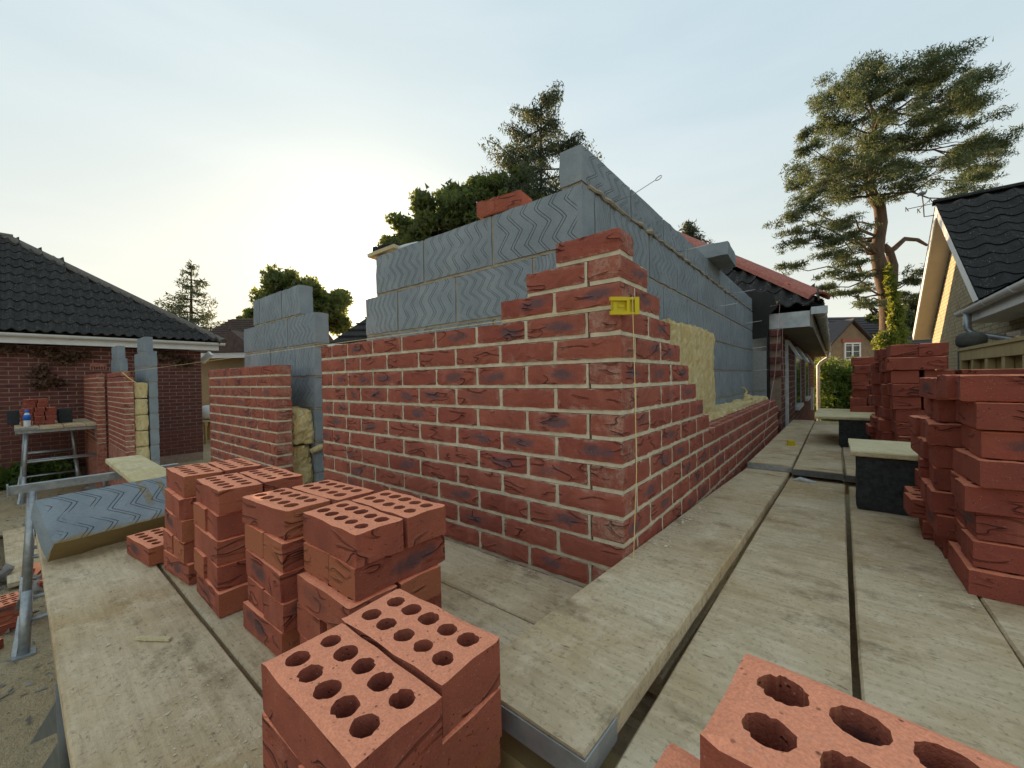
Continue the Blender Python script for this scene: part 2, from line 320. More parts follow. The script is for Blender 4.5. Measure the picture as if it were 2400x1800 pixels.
def ground_mat():
    m,t,b=mat_new('bare_ground'); g=G(t); ob=g.obj()
    n=g.noise(ob,.9,5,.6); k=g.noise(ob,9,5,.7); f=g.noise(ob,70,3,.7)
    c=g.mix(g.rng(n,.35,.65),(.36,.265,.14),(.46,.37,.23)); c=g.mix(g.rng(k,.45,.7,0,.6),c,(.22,.17,.10)); c=g.mix(g.rng(f,.5,.7,0,.5),c,(.52,.45,.32))
    g.l(c,b.inputs['Base Color']); b.inputs['Roughness'].default_value=.97
    g.l(g.bump(g.math('ADD',k,g.math('MULTIPLY',f,.4)),1.,.03),b.inputs['Normal']); return m
M_GROUND=ground_mat()
def leaf_mat(name,a,bb,tr,trf=.35):
    m,t,b=mat_new(name); g=G(t); ob=g.obj(); n=g.noise(ob,1.1,3); n2=g.noise(ob,9,1)
    c=g.mix(g.rng(n,.35,.65),a,bb); c=g.mix(g.rng(n2,.3,.7,0,.5),c,tuple(x*.5 for x in a))
    g.l(c,b.inputs['Base Color']); b.inputs['Roughness'].default_value=.6
    tl=g.n('ShaderNodeBsdfTranslucent'); tl.inputs[0].default_value=(*tr,1); ms=g.n('ShaderNodeMixShader'); ms.inputs[0].default_value=trf
    g.l(b.outputs[0],ms.inputs[1]); g.l(tl.outputs[0],ms.inputs[2]); g.l(ms.outputs[0],t.nodes['Material Output'].inputs[0]); return m
M_PINE=leaf_mat('pine_needles',(.042,.078,.040),(.078,.112,.050),(.13,.16,.055))
M_FIR=leaf_mat('fir_needles',(.038,.062,.038),(.062,.085,.045),(.10,.12,.05))
M_OAK=leaf_mat('oak_leaves',(.05,.082,.028),(.085,.115,.036),(.26,.30,.06),.42)
M_HEDGE=leaf_mat('hedge_leaves',(.050,.100,.018),(.10,.155,.028),(.25,.33,.04))
M_IVY=leaf_mat('ivy_leaves',(.07,.13,.02),(.15,.19,.03),(.34,.36,.04))
M_DEAD=leaf_mat('dead_creeper',(.115,.06,.03),(.17,.10,.06),(.1,.05,.02),.15)
M_GRASS=leaf_mat('grass_blades',(.10,.13,.035),(.17,.17,.06),(.2,.24,.05))
# ------------------------------------------------------------------ shared meshes
def gridbox(L,W,H,nx,ny,nz,r,j,seed,name):
    rg=np.random.default_rng(seed); idx={}; v=[]; f=[]
    def key(i,k,l):
        q=(i,k,l)
        if q not in idx:
            p=np.array([(i/nx-.5)*L,(k/ny-.5)*W,(l/nz-.5)*H]); e=[i in(0,nx),k in(0,ny),l in(0,nz)]
            if sum(e)>=2:
                for a in range(3):
                    if e[a]: p[a]-=np.sign(p[a])*r*(.75 if sum(e)==2 else 1.)*rg.uniform(.5,1.5)
            p=p+rg.normal(0,j,3); idx[q]=len(v); v.append(tuple(p))
        return idx[q]
    for i in range(nx):
        for k in range(ny):
            f.append((key(i,k,0),key(i,k+1,0),key(i+1,k+1,0),key(i+1,k,0))); f.append((key(i,k,nz),key(i+1,k,nz),key(i+1,k+1,nz),key(i,k+1,nz)))
    for i in range(nx):
        for l in range(nz):
            f.append((key(i,0,l),key(i+1,0,l),key(i+1,0,l+1),key(i,0,l+1))); f.append((key(i,ny,l),key(i,ny,l+1),key(i+1,ny,l+1),key(i+1,ny,l)))
    for k in range(ny):
        for l in range(nz):
            f.append((key(0,k,l),key(0,k,l+1),key(0,k+1,l+1),key(0,k+1,l))); f.append((key(nx,k,l),key(nx,k+1,l),key(nx,k+1,l+1),key(nx,k,l+1)))
    me=bpy.data.meshes.new(name); me.from_pydata(v,[],f); me.update(); return me
def perfbrick(L,W,H,seed,seg=16,name='perforated_brick'):
    rg=np.random.default_rng(seed); v=[]; f=[]; 
    nxh,nyh=5,2; mx_,my_=.012,.009; cx=(L-2*mx_)/nxh; cy=(W-2*my_)/nyh
    def col_(H0):
        return H0
    top={}; 
    def V(p): v.append(tuple(p)); return len(v)-1
    jit=lambda s:rg.normal(0,s)
    XS=[-L/2]+[-L/2+mx_+cx*i for i in range(nxh+1)]+[L/2]; YS=[-W/2]+[-W/2+my_+cy*i for i in range(nyh+1)]+[W/2]
    gt={}; 
    for lv,z in ((0,-H/2),(1,H/2)):
        for i,x in enumerate(XS):
            for k,y in enumerate(YS):
                ed=(i in(0,len(XS)-1))+(k in(0,len(YS)-1)); dz=(.0022*rg.uniform(.2,1.8)) if ed else 0
                ix=-np.sign(x)*.0008*rg.uniform(0,2) if i in(0,len(XS)-1) else 0; iy=-np.sign(y)*.0008*rg.uniform(0,2) if k in(0,len(YS)-1) else 0
                gt[lv,i,k]=V((x+ix,y+iy,z-(1 if lv else -1)*dz))
    circ={}
    for i in range(nxh):
        for k in range(nyh):
            c0=(XS[i+1]+cx/2+jit(.0006),YS[k+1]+cy/2+jit(.0006)); R=.0145+jit(.0006)
            ang=[2*math.pi*(q+.5)/seg for q in range(seg)]
            rr=[R*(1+rg.normal(0,.03)+(rg.uniform(-.14,0) if rg.random()<.12 else 0)) for _ in ang]
            for lv,z in ((0,-H/2),(1,H/2)):
                circ[i,k,lv]=[V((c0[0]+math.cos(a)*r_*1.06,c0[1]+math.sin(a)*r_,z-(.00025 if lv else -.00025)*rg.uniform(0,1.))) for a,r_ in zip(ang,rr)]
            for q in range(seg):
                q2=(q+1)%seg; a,b=circ[i,k,0],circ[i,k,1]; f.append((a[q2],a[q],b[q],b[q2]))
            for lv in (0,1):
                cs=circ[i,k,lv]; cor=[gt[lv,i+2,k+2],gt[lv,i+1,k+2],gt[lv,i+1,k+1],gt[lv,i+2,k+1]]
                n4=seg//4
                # sector s spans angles 90s..90(s+1), belongs to corner s
                for s_ in range(4):
                    for q in range(n4-1):
                        a,b=cs[s_*n4+q],cs[s_*n4+q+1]; f.append((a,cor[s_],b) if lv else (b,cor[s_],a))
                    a=cs[s_*n4+n4-1]; b=cs[(s_*n4+n4)%seg]; nx_=cor[(s_+1)%4]
                    f.append((a,cor[s_],nx_,b) if lv else (b,nx_,cor[s_],a))
    for i in range(len(XS)-1):
        for k in range(len(YS)-1):
            if 1<=i<=nxh and 1<=k<=nyh: continue
            for lv in (0,1):
                q=(gt[lv,i,k],gt[lv,i+1,k],gt[lv,i+1,k+1],gt[lv,i,k+1]); f.append(q if lv else q[::-1])
    nX,nY=len(XS)-1,len(YS)-1
    for i in range(nX):
        f.append((gt[0,i,0],gt[0,i+1,0],gt[1,i+1,0],gt[1,i,0])); f.append((gt[0,i+1,nY],gt[0,i,nY],gt[1,i,nY],gt[1,i+1,nY]))
    for k in range(nY):
        f.append((gt[0,0,k+1],gt[0,0,k],gt[1,0,k],gt[1,0,k+1])); f.append((gt[0,nX,k],gt[0,nX,k+1],gt[1,nX,k+1],gt[1,nX,k]))
    me=bpy.data.meshes.new(name); me.from_pydata(v,[],f); me.update(); return me
BL,BW,BH=.215,.1025,.065
WB=[gridbox(BL,BW,BH,9,3,4,.0028,.0007,i,'brick') for i in range(7)]
for q in WB: q.materials.append(M_BRICK)
HB=[gridbox(BL,BW,BH,1,1,1,.001,.0004,i+40,'house_brick') for i in range(3)]
FB=[gridbox(BL,BW,BH,1,1,1,.001,.0006,i+50,'buff_brick') for i in range(3)]
for q in HB: q.materials.append(M_HOUSE)
for q in FB: q.materials.append(M_BUFF)
PB=[perfbrick(BL,BW,BH,i) for i in range(3)]
for q in PB: q.materials.append(M_BRICK)
LL,LW,LH=.222,.107,.0665
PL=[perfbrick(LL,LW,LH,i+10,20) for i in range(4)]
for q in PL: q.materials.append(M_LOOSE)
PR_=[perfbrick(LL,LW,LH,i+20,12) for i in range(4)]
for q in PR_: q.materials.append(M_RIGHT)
BK=[gridbox(.44,.1,.215,8,2,4,.003,.0009,i+60,'block') for i in range(4)]
for q in BK: q.materials.append(M_BLOCK)
# ================================================================== SETTING
J0=2.12336
def J(k): return J0-.075*k
mb=MB(); S=900
mb.add([(-S,-S,0),(S,-S,0),(S,S,0),(-S,S,0)],[(0,1,2,3)]); struct('ground',mb,M_GROUND)
mb=MB(); mb.add([(-1,13,.006),(9,13,.006),(9,24,.006),(-1,24,.006)],[(0,1,2,3)]); struct('lawn',mb,simple('lawn_soil',(.09,.10,.035),(.15,.14,.06),5,.95,.6,.02))
def blades(n,x0,x1,y0,y1,z,h,seed):
    rg=np.random.default_rng(seed); x=rg.uniform(x0,x1,n); y=rg.uniform(y0,y1,n); a=rg.uniform(0,6.28,n); hh=rg.uniform(.4,1,n)*h; w=.008
    lean=rg.normal(0,.3,(n,2))*hh[:,None]; v=np.zeros((n,3,3))
    v[:,0]=np.c_[x-np.cos(a)*w,y-np.sin(a)*w,np.full(n,z)]; v[:,1]=np.c_[x+np.cos(a)*w,y+np.sin(a)*w,np.full(n,z)]; v[:,2]=np.c_[x+lean[:,0],y+lean[:,1],z+hh]
    return v
def tri_obj(name,v,mat,parent=None):
    n=len(v); me=bpy.data.meshes.new(name); me.vertices.add(n*3); me.loops.add(n*3); me.polygons.add(n)
    me.vertices.foreach_set('co',v.reshape(-1)); me.loops.foreach_set('vertex_index',np.arange(n*3,dtype=np.int32))
    me.polygons.foreach_set('loop_start',np.arange(0,n*3,3,dtype=np.int32)); me.polygons.foreach_set('loop_total',np.full(n,3,dtype=np.int32))
    me.update(calc_edges=True); return link(name,me,mat,parent)
tag(tri_obj('grass',blades(9000,.2,4,13,20,.006,.14,3),M_GRASS),'rough green grass of the lawn below the hedge','grass',None,'stuff')
# ================================================================== NEW BRICK WALL (corner at the origin)
def lay(th,meshes,s0,s1,z,face,axis,fr=None,inner=False,jit=.0006):
    """one brick from s0 to s1 along a run. axis 'x': run along -x on plane y=face (body behind, +y); 'y': run along +y on plane x=face (body at -x)"""
    L=s1-s0; c=(s0+s1)/2; me=random.choice(meshes); th_=random.choice((0,math.pi))
    rx=random.choice((0,math.pi)) if meshes is not PB else 0
    if axis=='x': loc=(-c,face+BW/2+random.gauss(0,jit),z); rz=0
    else: loc=(face-BW/2+random.gauss(0,jit*.4),c,z); rz=math.pi/2
    return link('brick',me,None,th,loc=loc,rot=(rx+random.gauss(0,.002),random.gauss(0,.0025),rz+th_+random.gauss(0,.002)),scale=(L/BL,1,1))
wall=thing('brick_wall','red rustic brick corner wall with pale mortar stepped up at the corner','wall',(0,0,0))
mort=MB(); LEND=1.735
NC=19                                   # courses laid brick by brick, the rest stands below the boards
for c in range(1,NC+1):
    z=(J(c)+J(c-1))/2; odd=c%2==1
    # left face
    lend={1:.215,2:.3275,3:.44}.get(c,LEND); runs=[]
    if odd:
        s=0
        while s+.215<=min(lend,1.345)+.001: runs.append((s,s+.215)); s+=.225
        if lend==LEND: runs+=[(s,s+.13),(s+.14,LEND)]
    else:
        s=.1125
        while s+.215<=min(lend,1.46)+.001: runs.append((s,s+.215)); s+=.225
        if lend==LEND: runs+=[(s,s+.15),(s+.16,LEND)]
    for i,(a,b) in enumerate(runs): lay(wall,WB,a,b,z,0,'x')
    # right face
    rend=.1025+.1125*(c-1) if c<10 else (3.81 if c==10 else 3.81+.1125*(c%2)+.12)
    runs=[]
    s=.1125 if odd else 0
    while s+.215<=rend+.003: runs.append((s,s+.215)); s+=.225
    if rend-s>.05: runs.append((s,rend))
    for a,b in runs: lay(wall,PB if (c==10 and a>.9) else WB,a,b,z,0,'y')
    zb,zt=z-BH/2-.0101,z+BH/2-.002
    d=.0055
    mort.box(-lend+.003,-.004 if odd else -.106,d,BW-d,zb,zt)
    if c==10:
        mort.box(-BW+d,-.0040,.004,1.0,zb,zt); mort.box(-BW+d,-.0040,1.0,rend-.003,zb,zb+.0101)
        s=.22-.225
        while s<rend: 
            if s>.95: mort.box(-BW+d,-.0040,s-.0055,s+.0055,zb+.0102,zt)
            s+=.225
    elif rend>.12: mort.box(-BW+d,-.0040,.004 if not odd else .1065,rend-.003,zb,zt)
part('mortar',mort,M_MORTAR,wall)
mb=MB(); zl=J(NC)-.012; mb.box(-LEND,-.0,.0,BW,0,zl); mb.box(-BW,0,BW+.001,4.05,0,zl); part('lower_brickwork',mb,M_BRICK,wall)
# second piece of outer leaf beyond the opening, then two stubs at the far left
def piece(name,label,x0,x1,face,top,nc,meshes=WB):
    t=thing(name,label,'wall',((x0+x1)/2,face,0)); mo=MB()
    for c in range(top+1,top+nc+1):
        z=(J(c)+J(c-1))/2; s=-x1; e=-x0; runs=[]
        if c%2==0: runs.append((s,s+.1025)); s+=.1125
        while s+.215<=e: runs.append((s,s+.215)); s+=.225
        if e-s>.04: runs.append((s,e))
        for a,b in runs: lay(t,meshes,a,b,z,face,'x')
        mo.box(x0+.003,x1-.004,face+.0065,face+BW-.0065,z-BH/2-.0101,z+BH/2-.002)
    part('mortar',mo,M_MORTAR,t); b=MB(); b.box(x0,x1,face,face+BW,0,J(top+nc)-.012); part('lower_brickwork',b,M_BRICK,t); return t
piece('brick_wall','lower red brick wall panel beyond the opening, with a wool filled cavity at its end',-3.75,-2.35,0,4,11)
w3=piece('brick_wall','distant red brick wall stub beside the yellow wool column and grey block jamb',-8.74,-7.15,-.10,4,14)
for a in (7.37,7.595,7.82,8.045,8.27,8.495): lay(w3,WB,a,a+.215,(J(4)+J(3))/2,-.10,'x')
piece('brick_wall','red brick wall stub running into the dark house wall behind the far trestle',-10.58,-8.76,-.22,3,15)
# ================================================================== INNER BLOCK LEAVES
def blk(th,s0,s1,z0,z1,face,axis,name='block'):
    L=s1-s0; c=(s0+s1)/2; me=random.choice(BK); fl=random.choice((0,math.pi))
    sc=(L/.44,1,(z1-z0)/.215)
    loc=(-c,face+.05,(z0+z1)/2) if axis=='x' else (face-.05,c,(z0+z1)/2)
    return link(name,me,None,th,loc=loc,rot=(0,random.gauss(0,.002),(0 if axis=='x' else math.pi/2)+fl+random.gauss(0,.003)),scale=sc)
def rows(zt,n): return [(zt-.225*(i+1)+.005,zt-.225*i-.005) for i in range(n)]
bw=thing('block_wall','tall blue grey aerated block inner wall behind the brick corner','wall',(-.3,.3,0)); mo=MB()
XB=-.25; YB=.25
for i,(z0,z1) in enumerate(rows(2.415,6)):
    # front leaf
    e=1.585 if i==0 else 1.695
    s=.25 if i%2==0 else .355
    if i%2==0: cuts=[.25,.69,1.152,e]
    else: cuts=[.355,.475,.924,1.377,e]
    for a,b in zip(cuts,cuts[1:]): blk(bw,a+(.0 if a==cuts[0] else .004),b-.004,z0,z1,YB,'x')
    mo.box(-e+.004,-.36,YB+.008,YB+.092,z0-.0101,z1-.003)
    # side leaf
    st=.355 if i%2==0 else .25
    ys=[st]; 
    first=.25+.235 if i%2==0 else .25+.44
    y=first
    while y<4.1: ys.append(y); y+=.45
    ys.append(4.18)
    for a,b in zip(ys,ys[1:]): blk(bw,a+.004 if a!=ys[0] else a,b-.004,z0,z1,XB,'y')
    mo.box(XB-.092,XB-.008,st+.003,4.175,z0-.0101,z1-.003)
y=.25; ys=[.25,.71]
while ys[-1]<3.9: ys.append(ys[-1]+.45)
ys[-1]=4.16
for a,b in zip(ys,ys[1:]): blk(bw,a,b-.008,2.418,2.553,XB,'y')
mo.box(XB-.092,XB-.008,.26,4.15,2.4131,2.545)
# squeezed-out mortar under the top course
pts=[]; rr=[]
for i in range(90):
    y=.3+i*.0425; pts.append((XB+.002+.004*math.sin(i*1.7)+random.gauss(0,.003),y,2.413+random.gauss(0,.003))); rr.append(max(.003,.007+random.gauss(0,.003)) if i<60 else .004)
mo.tube(pts,rr,6)
part('mortar',mo,M_MORTAR_B,bw)
mb=MB(); mb.box(-1.69,-.36,YB+.002,YB+.098,0,1.058); mb.box(XB-.098,XB-.002,.36,4.17,0,1.058); part('lower_blockwork',mb,M_BLOCK,bw)
def jamb(name,label,face,xr,spec,zt,nlow):
    t=thing(name,label,'wall',(xr,face+.05,0)); mo=MB(); r=rows(zt,len(spec)+nlow)
    for i,(z0,z1) in enumerate(r):
        a,b=spec[i] if i<len(spec) else (spec[-1][0],spec[-1][1]-random.uniform(-.01,.01))
        L=-a+b; s=-b; cut=[s]; off=.44 if i%2 else .3
        while s+off<-a-.08: s+=off+.008; cut.append(s); off=.44
        cut.append(-a)
        for p,q in zip(cut,cut[1:]): blk(t,p+(.004 if p!=cut[0] else 0),q-.004,z0,z1,face,'x')
        mo.box(a+.005,b-.008,face+.008,face+.092,z0-.0101,z1-.003)
    part('mortar',mo,M_MORTAR_B,t); return t
jamb('block_wall','blue grey block jamb standing above the lower brick panel',.25,-2.33,[(-3.44,-2.55),(-3.68,-2.32),(-3.68,-2.34)],2.415,7)
jamb('block_wall','distant pale blue block jamb beside the stacked yellow wool',.16,-7.15,[(-7.95,-7.40),(-8.2,-7.15)],2.415,8)
jamb('block_wall','farthest short blue block stub above the far brick wall',.06,-8.75,[(-9.6,-8.95),(-9.7,-8.75)],2.38,7)
# loose blocks and bits on the walls
tag(link('concrete_block',BK[1],None,loc=(-.235,2.33,2.606),rot=(math.pi/2,0,math.pi/2+.05),scale=(.95,1,1)),'loose grey block lying on top of the long block wall','block')
tag(link('brick',PL[0],None,loc=(-.66,.30,2.447),rot=(0,0,.14)),'single loose red brick on top of the block wall near its corner','brick')
# brush on the wall end
br=thing('brush','hand brush with dark bristles lying on the left end of the block wall','brush',(-1.50,.30,2.41))
mb=MB(); mb.obox((-1.53,.28,2.432),(.10,.02,.012),(-.006,.032,0),(-.001,0,.010)); part('stock',mb,M_PALEB,br)
mb=MB()
for i in range(9):
    for k in range(3):
        p=Vector((-1.61+i*.02,.262+k*.018+i*.004,2.444)); mb.tube([p,p+Vector((random.gauss(0,.006),random.gauss(0,.006),.03))],[.008,.010],5)
part('bristles',mb,M_DARKB,br)
mb=MB(); mb.tube([(-1.44,.30,2.435),(-1.38,.315,2.44),(-1.30,.33,2.44),(-1.24,.34,2.43)],[.012,.014,.013,.010],8); part('handle',mb,M_WHITEW,br,True)
# ------------------------------------------------------------------ glass wool
def wool(name,label,x0,x1,y0,y1,z0,z1,seed,amp=.008,cell=.025,group=None,lean=(0,0)):
    nx,ny,nz=[max(2,min(60,int(round(d/cell)))) for d in (x1-x0,y1-y0,z1-z0)]
    me=gridbox(x1-x0,y1-y0,z1-z0,nx,ny,nz,.006,.0,seed,name); n=len(me.vertices); co=np.zeros(n*3); me.vertices.foreach_get('co',co); co=co.reshape(-1,3)
    rg=np.random.default_rng(seed); k=rg.normal(0,1,(14,3))*np.array([45,45,18]); ph=rg.uniform(0,6.28,14)
    w=np.sin(co@k.T+ph).sum(1)/4; d=co/np.maximum(np.abs(co).max(0),1e-6); d=d/np.maximum(np.linalg.norm(d,axis=1,keepdims=True),.3)
    co=co+d*(w*amp)[:,None]+rg.normal(0,amp*.25,(n,3)); f=(co[:,2]-co[:,2].min())
    co[:,0]+=f*lean[0]; co[:,1]+=f*lean[1]
    me.vertices.foreach_set('co',co.reshape(-1)); me.update()
    return tag(link(name,me,M_WOOL,loc=((x0+x1)/2,(y0+y1)/2,(z0+z1)/2)),label,'insulation',group)
wool('insulation_batt','upright yellow wool batt standing in the cavity right of the corner',-.205,-.118,.80,1.70,1.44,1.965,1,.009,.025)
wool('insulation_batt','long pale wool strip lying along the top of the low brick wall',-.235,-.085,1.03,3.95,1.36,1.475,2,.012,.03)
wool('insulation_batt','thin edge of yellow wool showing between brick and blocks on the left',-1.72,-.26,.112,.242,1.5,1.903,3,.003,.05)
wool('insulation_batt','torn upper wool batt in the cavity end beside the opening',-2.72,-2.37,.115,.245,1.275,1.515,4,.012,.02)
wool('insulation_batt','lower wool batt with loose fibres in the cavity end beside the opening',-2.70,-2.39,.115,.240,.72,1.262,5,.014,.025)
mb=MB(); mb.tube([(-2.36,.22,1.22),(-2.33,.27,1.245),(-2.30,.31,1.255)],[.02,.024,.012],7); tag(part('wool_tuft',mb,M_WOOL,None,True),'loose yellow wool tuft poking out of the cavity end','insulation')
for i in range(6):
    z1=1.73-.226*i
    wool('insulation_batt',['top','second','third','fourth','fifth','lowest'][i]+' yellow wool batt in the distant stacked column',-7.6,-7.17,.004,.152,z1-.222,z1,20+i,.006,.03)
mb=MB(); mb.tube([(-.15,3.0,1.47),(-.16,3.02,1.52),(-.15,3.06,1.55),(-.17,3.05,1.585),(-.18,3.0,1.59)],[.02,.014,.010,.008,.004],7); mb.tube([(-.15,2.9,1.475),(-.14,3.05,1.49),(-.16,3.2,1.475)],[.015,.04,.015],8); tag(part('wool_tuft',mb,M_WOOL,None,True),'curled tuft of pale wool standing on the wool strip','insulation')
# ------------------------------------------------------------------ wall ties
def tie(label,pts,loop=True):
    mb=MB(); p=[Vector(q) for q in pts]
    if loop:
        e=p[-1]; d=(p[-1]-p[-2]).normalized(); u=Vector((0,0,1)); ring=[]
        for i in range(11):
            a=math.pi+2*math.pi*i/10; ring.append(e+d*(.013+.013*math.cos(a))+u*(.006*math.sin(a)))
        p=p+ring
    mb.tube(p,.0016,6); tag(part('wall_tie',mb,M_WIRE,None,True),label,'wall tie','steel ties standing out of the block joints')
tie('looped steel wall tie above the stepped brick corner',[(-.28,.50,2.415),(-.16,.49,2.42),(-.06,.47,2.44)])
for y,z,lb in ((1.35,2.415,'straight steel tie below the top block course, second from the corner'),(2.1,2.19,'steel tie at the block joint below the loose block'),(2.9,2.415,'steel tie near the far end of the top block joint'),(3.3,2.19,'steel tie over the far end of the low brick wall'),(3.6,1.965,'steel tie in the middle joint at the far end of the block wall'),(3.75,1.74,'lowest steel tie at the far end of the block wall')):
    tie(lb,[(-.27,y,z),(-.17,y+.01,z+.004),(-.06,y+.015,z+.012)],False)
# ------------------------------------------------------------------ line block and strings
lb=thing('line_block','yellow plastic line block hooked on the brick corner','line block',(0,0,1.90))
f1=Vector((.70,-.714,0)).normalized(); sx=Vector((.714,.70,0)).normalized(); up=Vector((0,0,1)); c0=Vector((.003,-.003,1.893))+f1*.011
def LBX(mb,u0,u1,v0,v1,d0,d1): mb.obox(c0+sx*((u0+u1)/2)+up*((v0+v1)/2)+f1*((d0+d1)/2),sx*((u1-u0)/2),f1*((d1-d0)/2),up*((v1-v0)/2))
mb=MB(); LBX(mb,-.030,.040,-.022,.022,-.012,.004); part('body',mb,M_YEL,lb)
mb=MB()
for a in ((-.040,.006,.014,.024,.0042,.014),(-.040,.006,-.024,-.014,.0042,.014),(.006,.014,-.0235,.0235,.0041,.0135),(.028,.040,-.0235,.0235,.0041,.015),(.0145,.0278,.0165,.0232,.0042,.0132),(.0145,.0278,-.0232,-.0165,.0042,.0132),(-.014,.002,-.0035,.0045,.0042,.0062),(-.030,-.020,-.0135,.0135,.0043,.0085)): LBX(mb,*a)
part('rib',mb,M_YEL,lb)
mb=MB(); A=c0+sx*-.036+f1*.006; zl=J(3)
mb.tube([A,(-.12,-.006,zl),(-1.74,-.006,zl+.001),(-4,-.02,zl-.006),(-7.15,-.105,zl-.02)],.0012,6)
tag(part('string_line',mb,M_STRING,None),'taut mason string running left along the brick course from the yellow block','string')
mb=MB(); A=c0+sx*.022+f1*.014
mb.tube([A+up*.024,A-up*.02,A+Vector((.004,-.002,-.2)),A+Vector((.006,-.003,-.45)),Vector((.035,-.02,1.205)),Vector((.034,-.018,1.199))],.0011,6)
tag(part('string_line',mb,M_STRING,None),'loose string hanging down the brick corner from the yellow block','string')
mb=MB(); mb.tube([(-.06,3.95,2.42),(.03,3.9,2.42),(.025,3.8,2.2),(.02,3.5,1.7),(.012,2.75,1.18),(.06,2.5,1.125),(.12,2.62,1.12),(.16,2.9,1.12),(.10,3.1,1.12)],.0013,5); tag(part('string_line',mb,M_PINK,None),'slack pink line dropping past the eaves onto the far boards','string')
mb=MB(); mb.tube([(.02,4.28,2.30),(.03,4.15,1.9),(.055,4.05,1.50),(.05,3.98,1.44)],.0013,5); tag(part('string_line',mb,M_PINK,None),'pink line hanging from the white eaves box end','string')
mb=MB(); mb.tube([(-7.16,-.11,J(3)-.02),(-7.13,-.05,1.80),(-7.13,.1,1.66),(-7.13,.12,1.58)],.006,5); tag(part('string_line',mb,M_STRING,None),'knotted string tail hanging on the distant block jamb','string')
# ================================================================== SCAFFOLD BOARDS
def board(label,x0,x1,y0,y1,ztop,along,slope=0.,skew=0.,mat=None,th=.038,hoops=(),cat='scaffold board',group=None,wav=.0015,seed=0):
    """plank with slightly worn edges; along 'x' or 'y'. slope dz per metre along, skew sideways per metre along"""
    rg=np.random.default_rng(seed+11); L=(x1-x0) if along=='x' else (y1-y0); W=(y1-y0) if along=='x' else (x1-x0)
    n=max(4,int(L/.09)); v=[]; f=[]; prof=[(-W/2+.004,0),(-W/2,-.005),(-W/2,-th+.004),(-W/2+.004,-th),(W/2-.004,-th),(W/2,-th+.004),(W/2,-.005),(W/2-.004,0),(W/4,.0005),(0,.0008),(-W/4,.0005)]; m=len(prof)
    for i in range(n+1):
        s=-L/2+L*i/n; dy=wav*.8*math.sin(s*2.1+seed)+rg.normal(0,wav*.22)
        for k,(a,zz) in enumerate(prof):
            q=a+dy*(1 if abs(a)>W*.4 else 0)+rg.normal(0,wav*.12); v.append((s+rg.normal(0,.002)*(i in(0,n)),q,zz+rg.normal(0,wav*.15)))
    for i in range(n):
        for k in range(m):
            k2=(k+1)%m; f.append((i*m+k,(i+1)*m+k,(i+1)*m+k2,i*m+k2))
    f.append(tuple(range(m))[::1]); f.append(tuple(n*m+k for k in range(m))[::-1])
    me=bpy.data.meshes.new('board'); me.from_pydata(v,[],[q[::-1] for q in f]); me.update()
    cx,cy=(x0+x1)/2,(y0+y1)/2
    ez=Vector((0,0,1))
    if along=='x': ex=Vector((1,skew,slope)).normalized(); ey=Vector((-skew,1,0)).normalized()
    else: ex=Vector((skew,1,slope)).normalized(); ey=Vector((-1,skew,0)).normalized()
    ez=ex.cross(ey).normalized(); ey=ez.cross(ex)
    M_=Matrix((ex,ey,ez)).transposed().to_4x4(); M_.translation=Vector((cx,cy,ztop))
    t=tag(link('scaffold_board',None,loc=(cx,cy,ztop-th)),label,cat,group)
    link('plank',me,mat or M_BOARD,t,mtx=M_)
    for sgn in hoops:     # galvanised end hoop with slots
        h=MB(); e=sgn*(L/2+.0015)
        for q in (-1,1):
            h.box(e-.09*sgn if sgn>0 else e, e if sgn>0 else e+.09, q*(W/2+.0035)-.0012,q*(W/2+.0035)+.0012,-th+.002,-.004)
        h.box(min(e,e+.002*sgn),max(e,e+.002*sgn),-W/2-.004,W/2+.004,-th+.002,-.004)
        ho=link('end_hoop',h.mesh('end_hoop'),M_STEEL if seed in (13,15) else M_GALV,t,mtx=M_)
        sl=MB(); nsl=int(W/.03)
        for i in range(nsl):
            for rr_ in (-.0135,-.0265): 
                a=-W/2+.008+i*.03+(.015 if rr_<-.02 else 0); sl.box(e+.0021*sgn-.0004,e+.0021*sgn+.0012*sgn,a,a+.014,rr_-.0018,rr_+.0018)
        so_=link('slot',sl.mesh('slot'),M_BLACK,ho,mtx=M_)
    return t
ZL=1.075
board('weathered plank close under the left brick face, first from the wall',-3.4,.95,-.235,-.008,ZL,'x',seed=1)
board('weathered plank with the brick stacks on it, second from the left brick face',-3.3,.97,-.478,-.241,ZL,'x',seed=2)
board('plank under the near sides of the brick stacks, third from the left brick face',-2.9,.93,-.752,-.484,ZL-.001,'x',seed=3)
board('broad stained plank at lower left with the block leaning on it',-2.28,.93,-1.012,-.762,ZL+.004,'x',seed=4,hoops=(-1,))
board('short pale yellow plank end beyond the leaning block',-4.30,-2.2,-.585,-.365,ZL+.012,'x',mat=M_PALEB,seed=5)
board('raised plank tight along the right brick face with slotted metal end',.012,.237,-.618,2.35,1.195-.042*.865,'y',-.042,.018,M_BOARDY,seed=7,hoops=(-1,),wav=.002)
for q in bpy.data.objects:
    if q.name.startswith('plank') and False: pass
board('middle walkway plank right of the raised plank',.243,.492,-.95,2.3,1.162-.035*.675,'y',-.035,.012,M_BOARDY,seed=8)
board('walkway plank carrying the right hand brick stacks, right of the narrow black gap',.505,.742,-.95,2.3,1.155-.035*.675,'y',-.035,.012,M_BOARDY,seed=9)
board('outermost right plank partly under the brick stacks',.752,.985,-.95,3.3,1.152-.035*1.175,'y',-.035,.012,M_BOARDY,seed=10)
board('far plank beside the wall lapped over the raised plank, metal edged',.045,.268,1.80,5.2,1.15-.012,'y',-.012,.002,M_BOARDY,seed=12,hoops=(-1,))
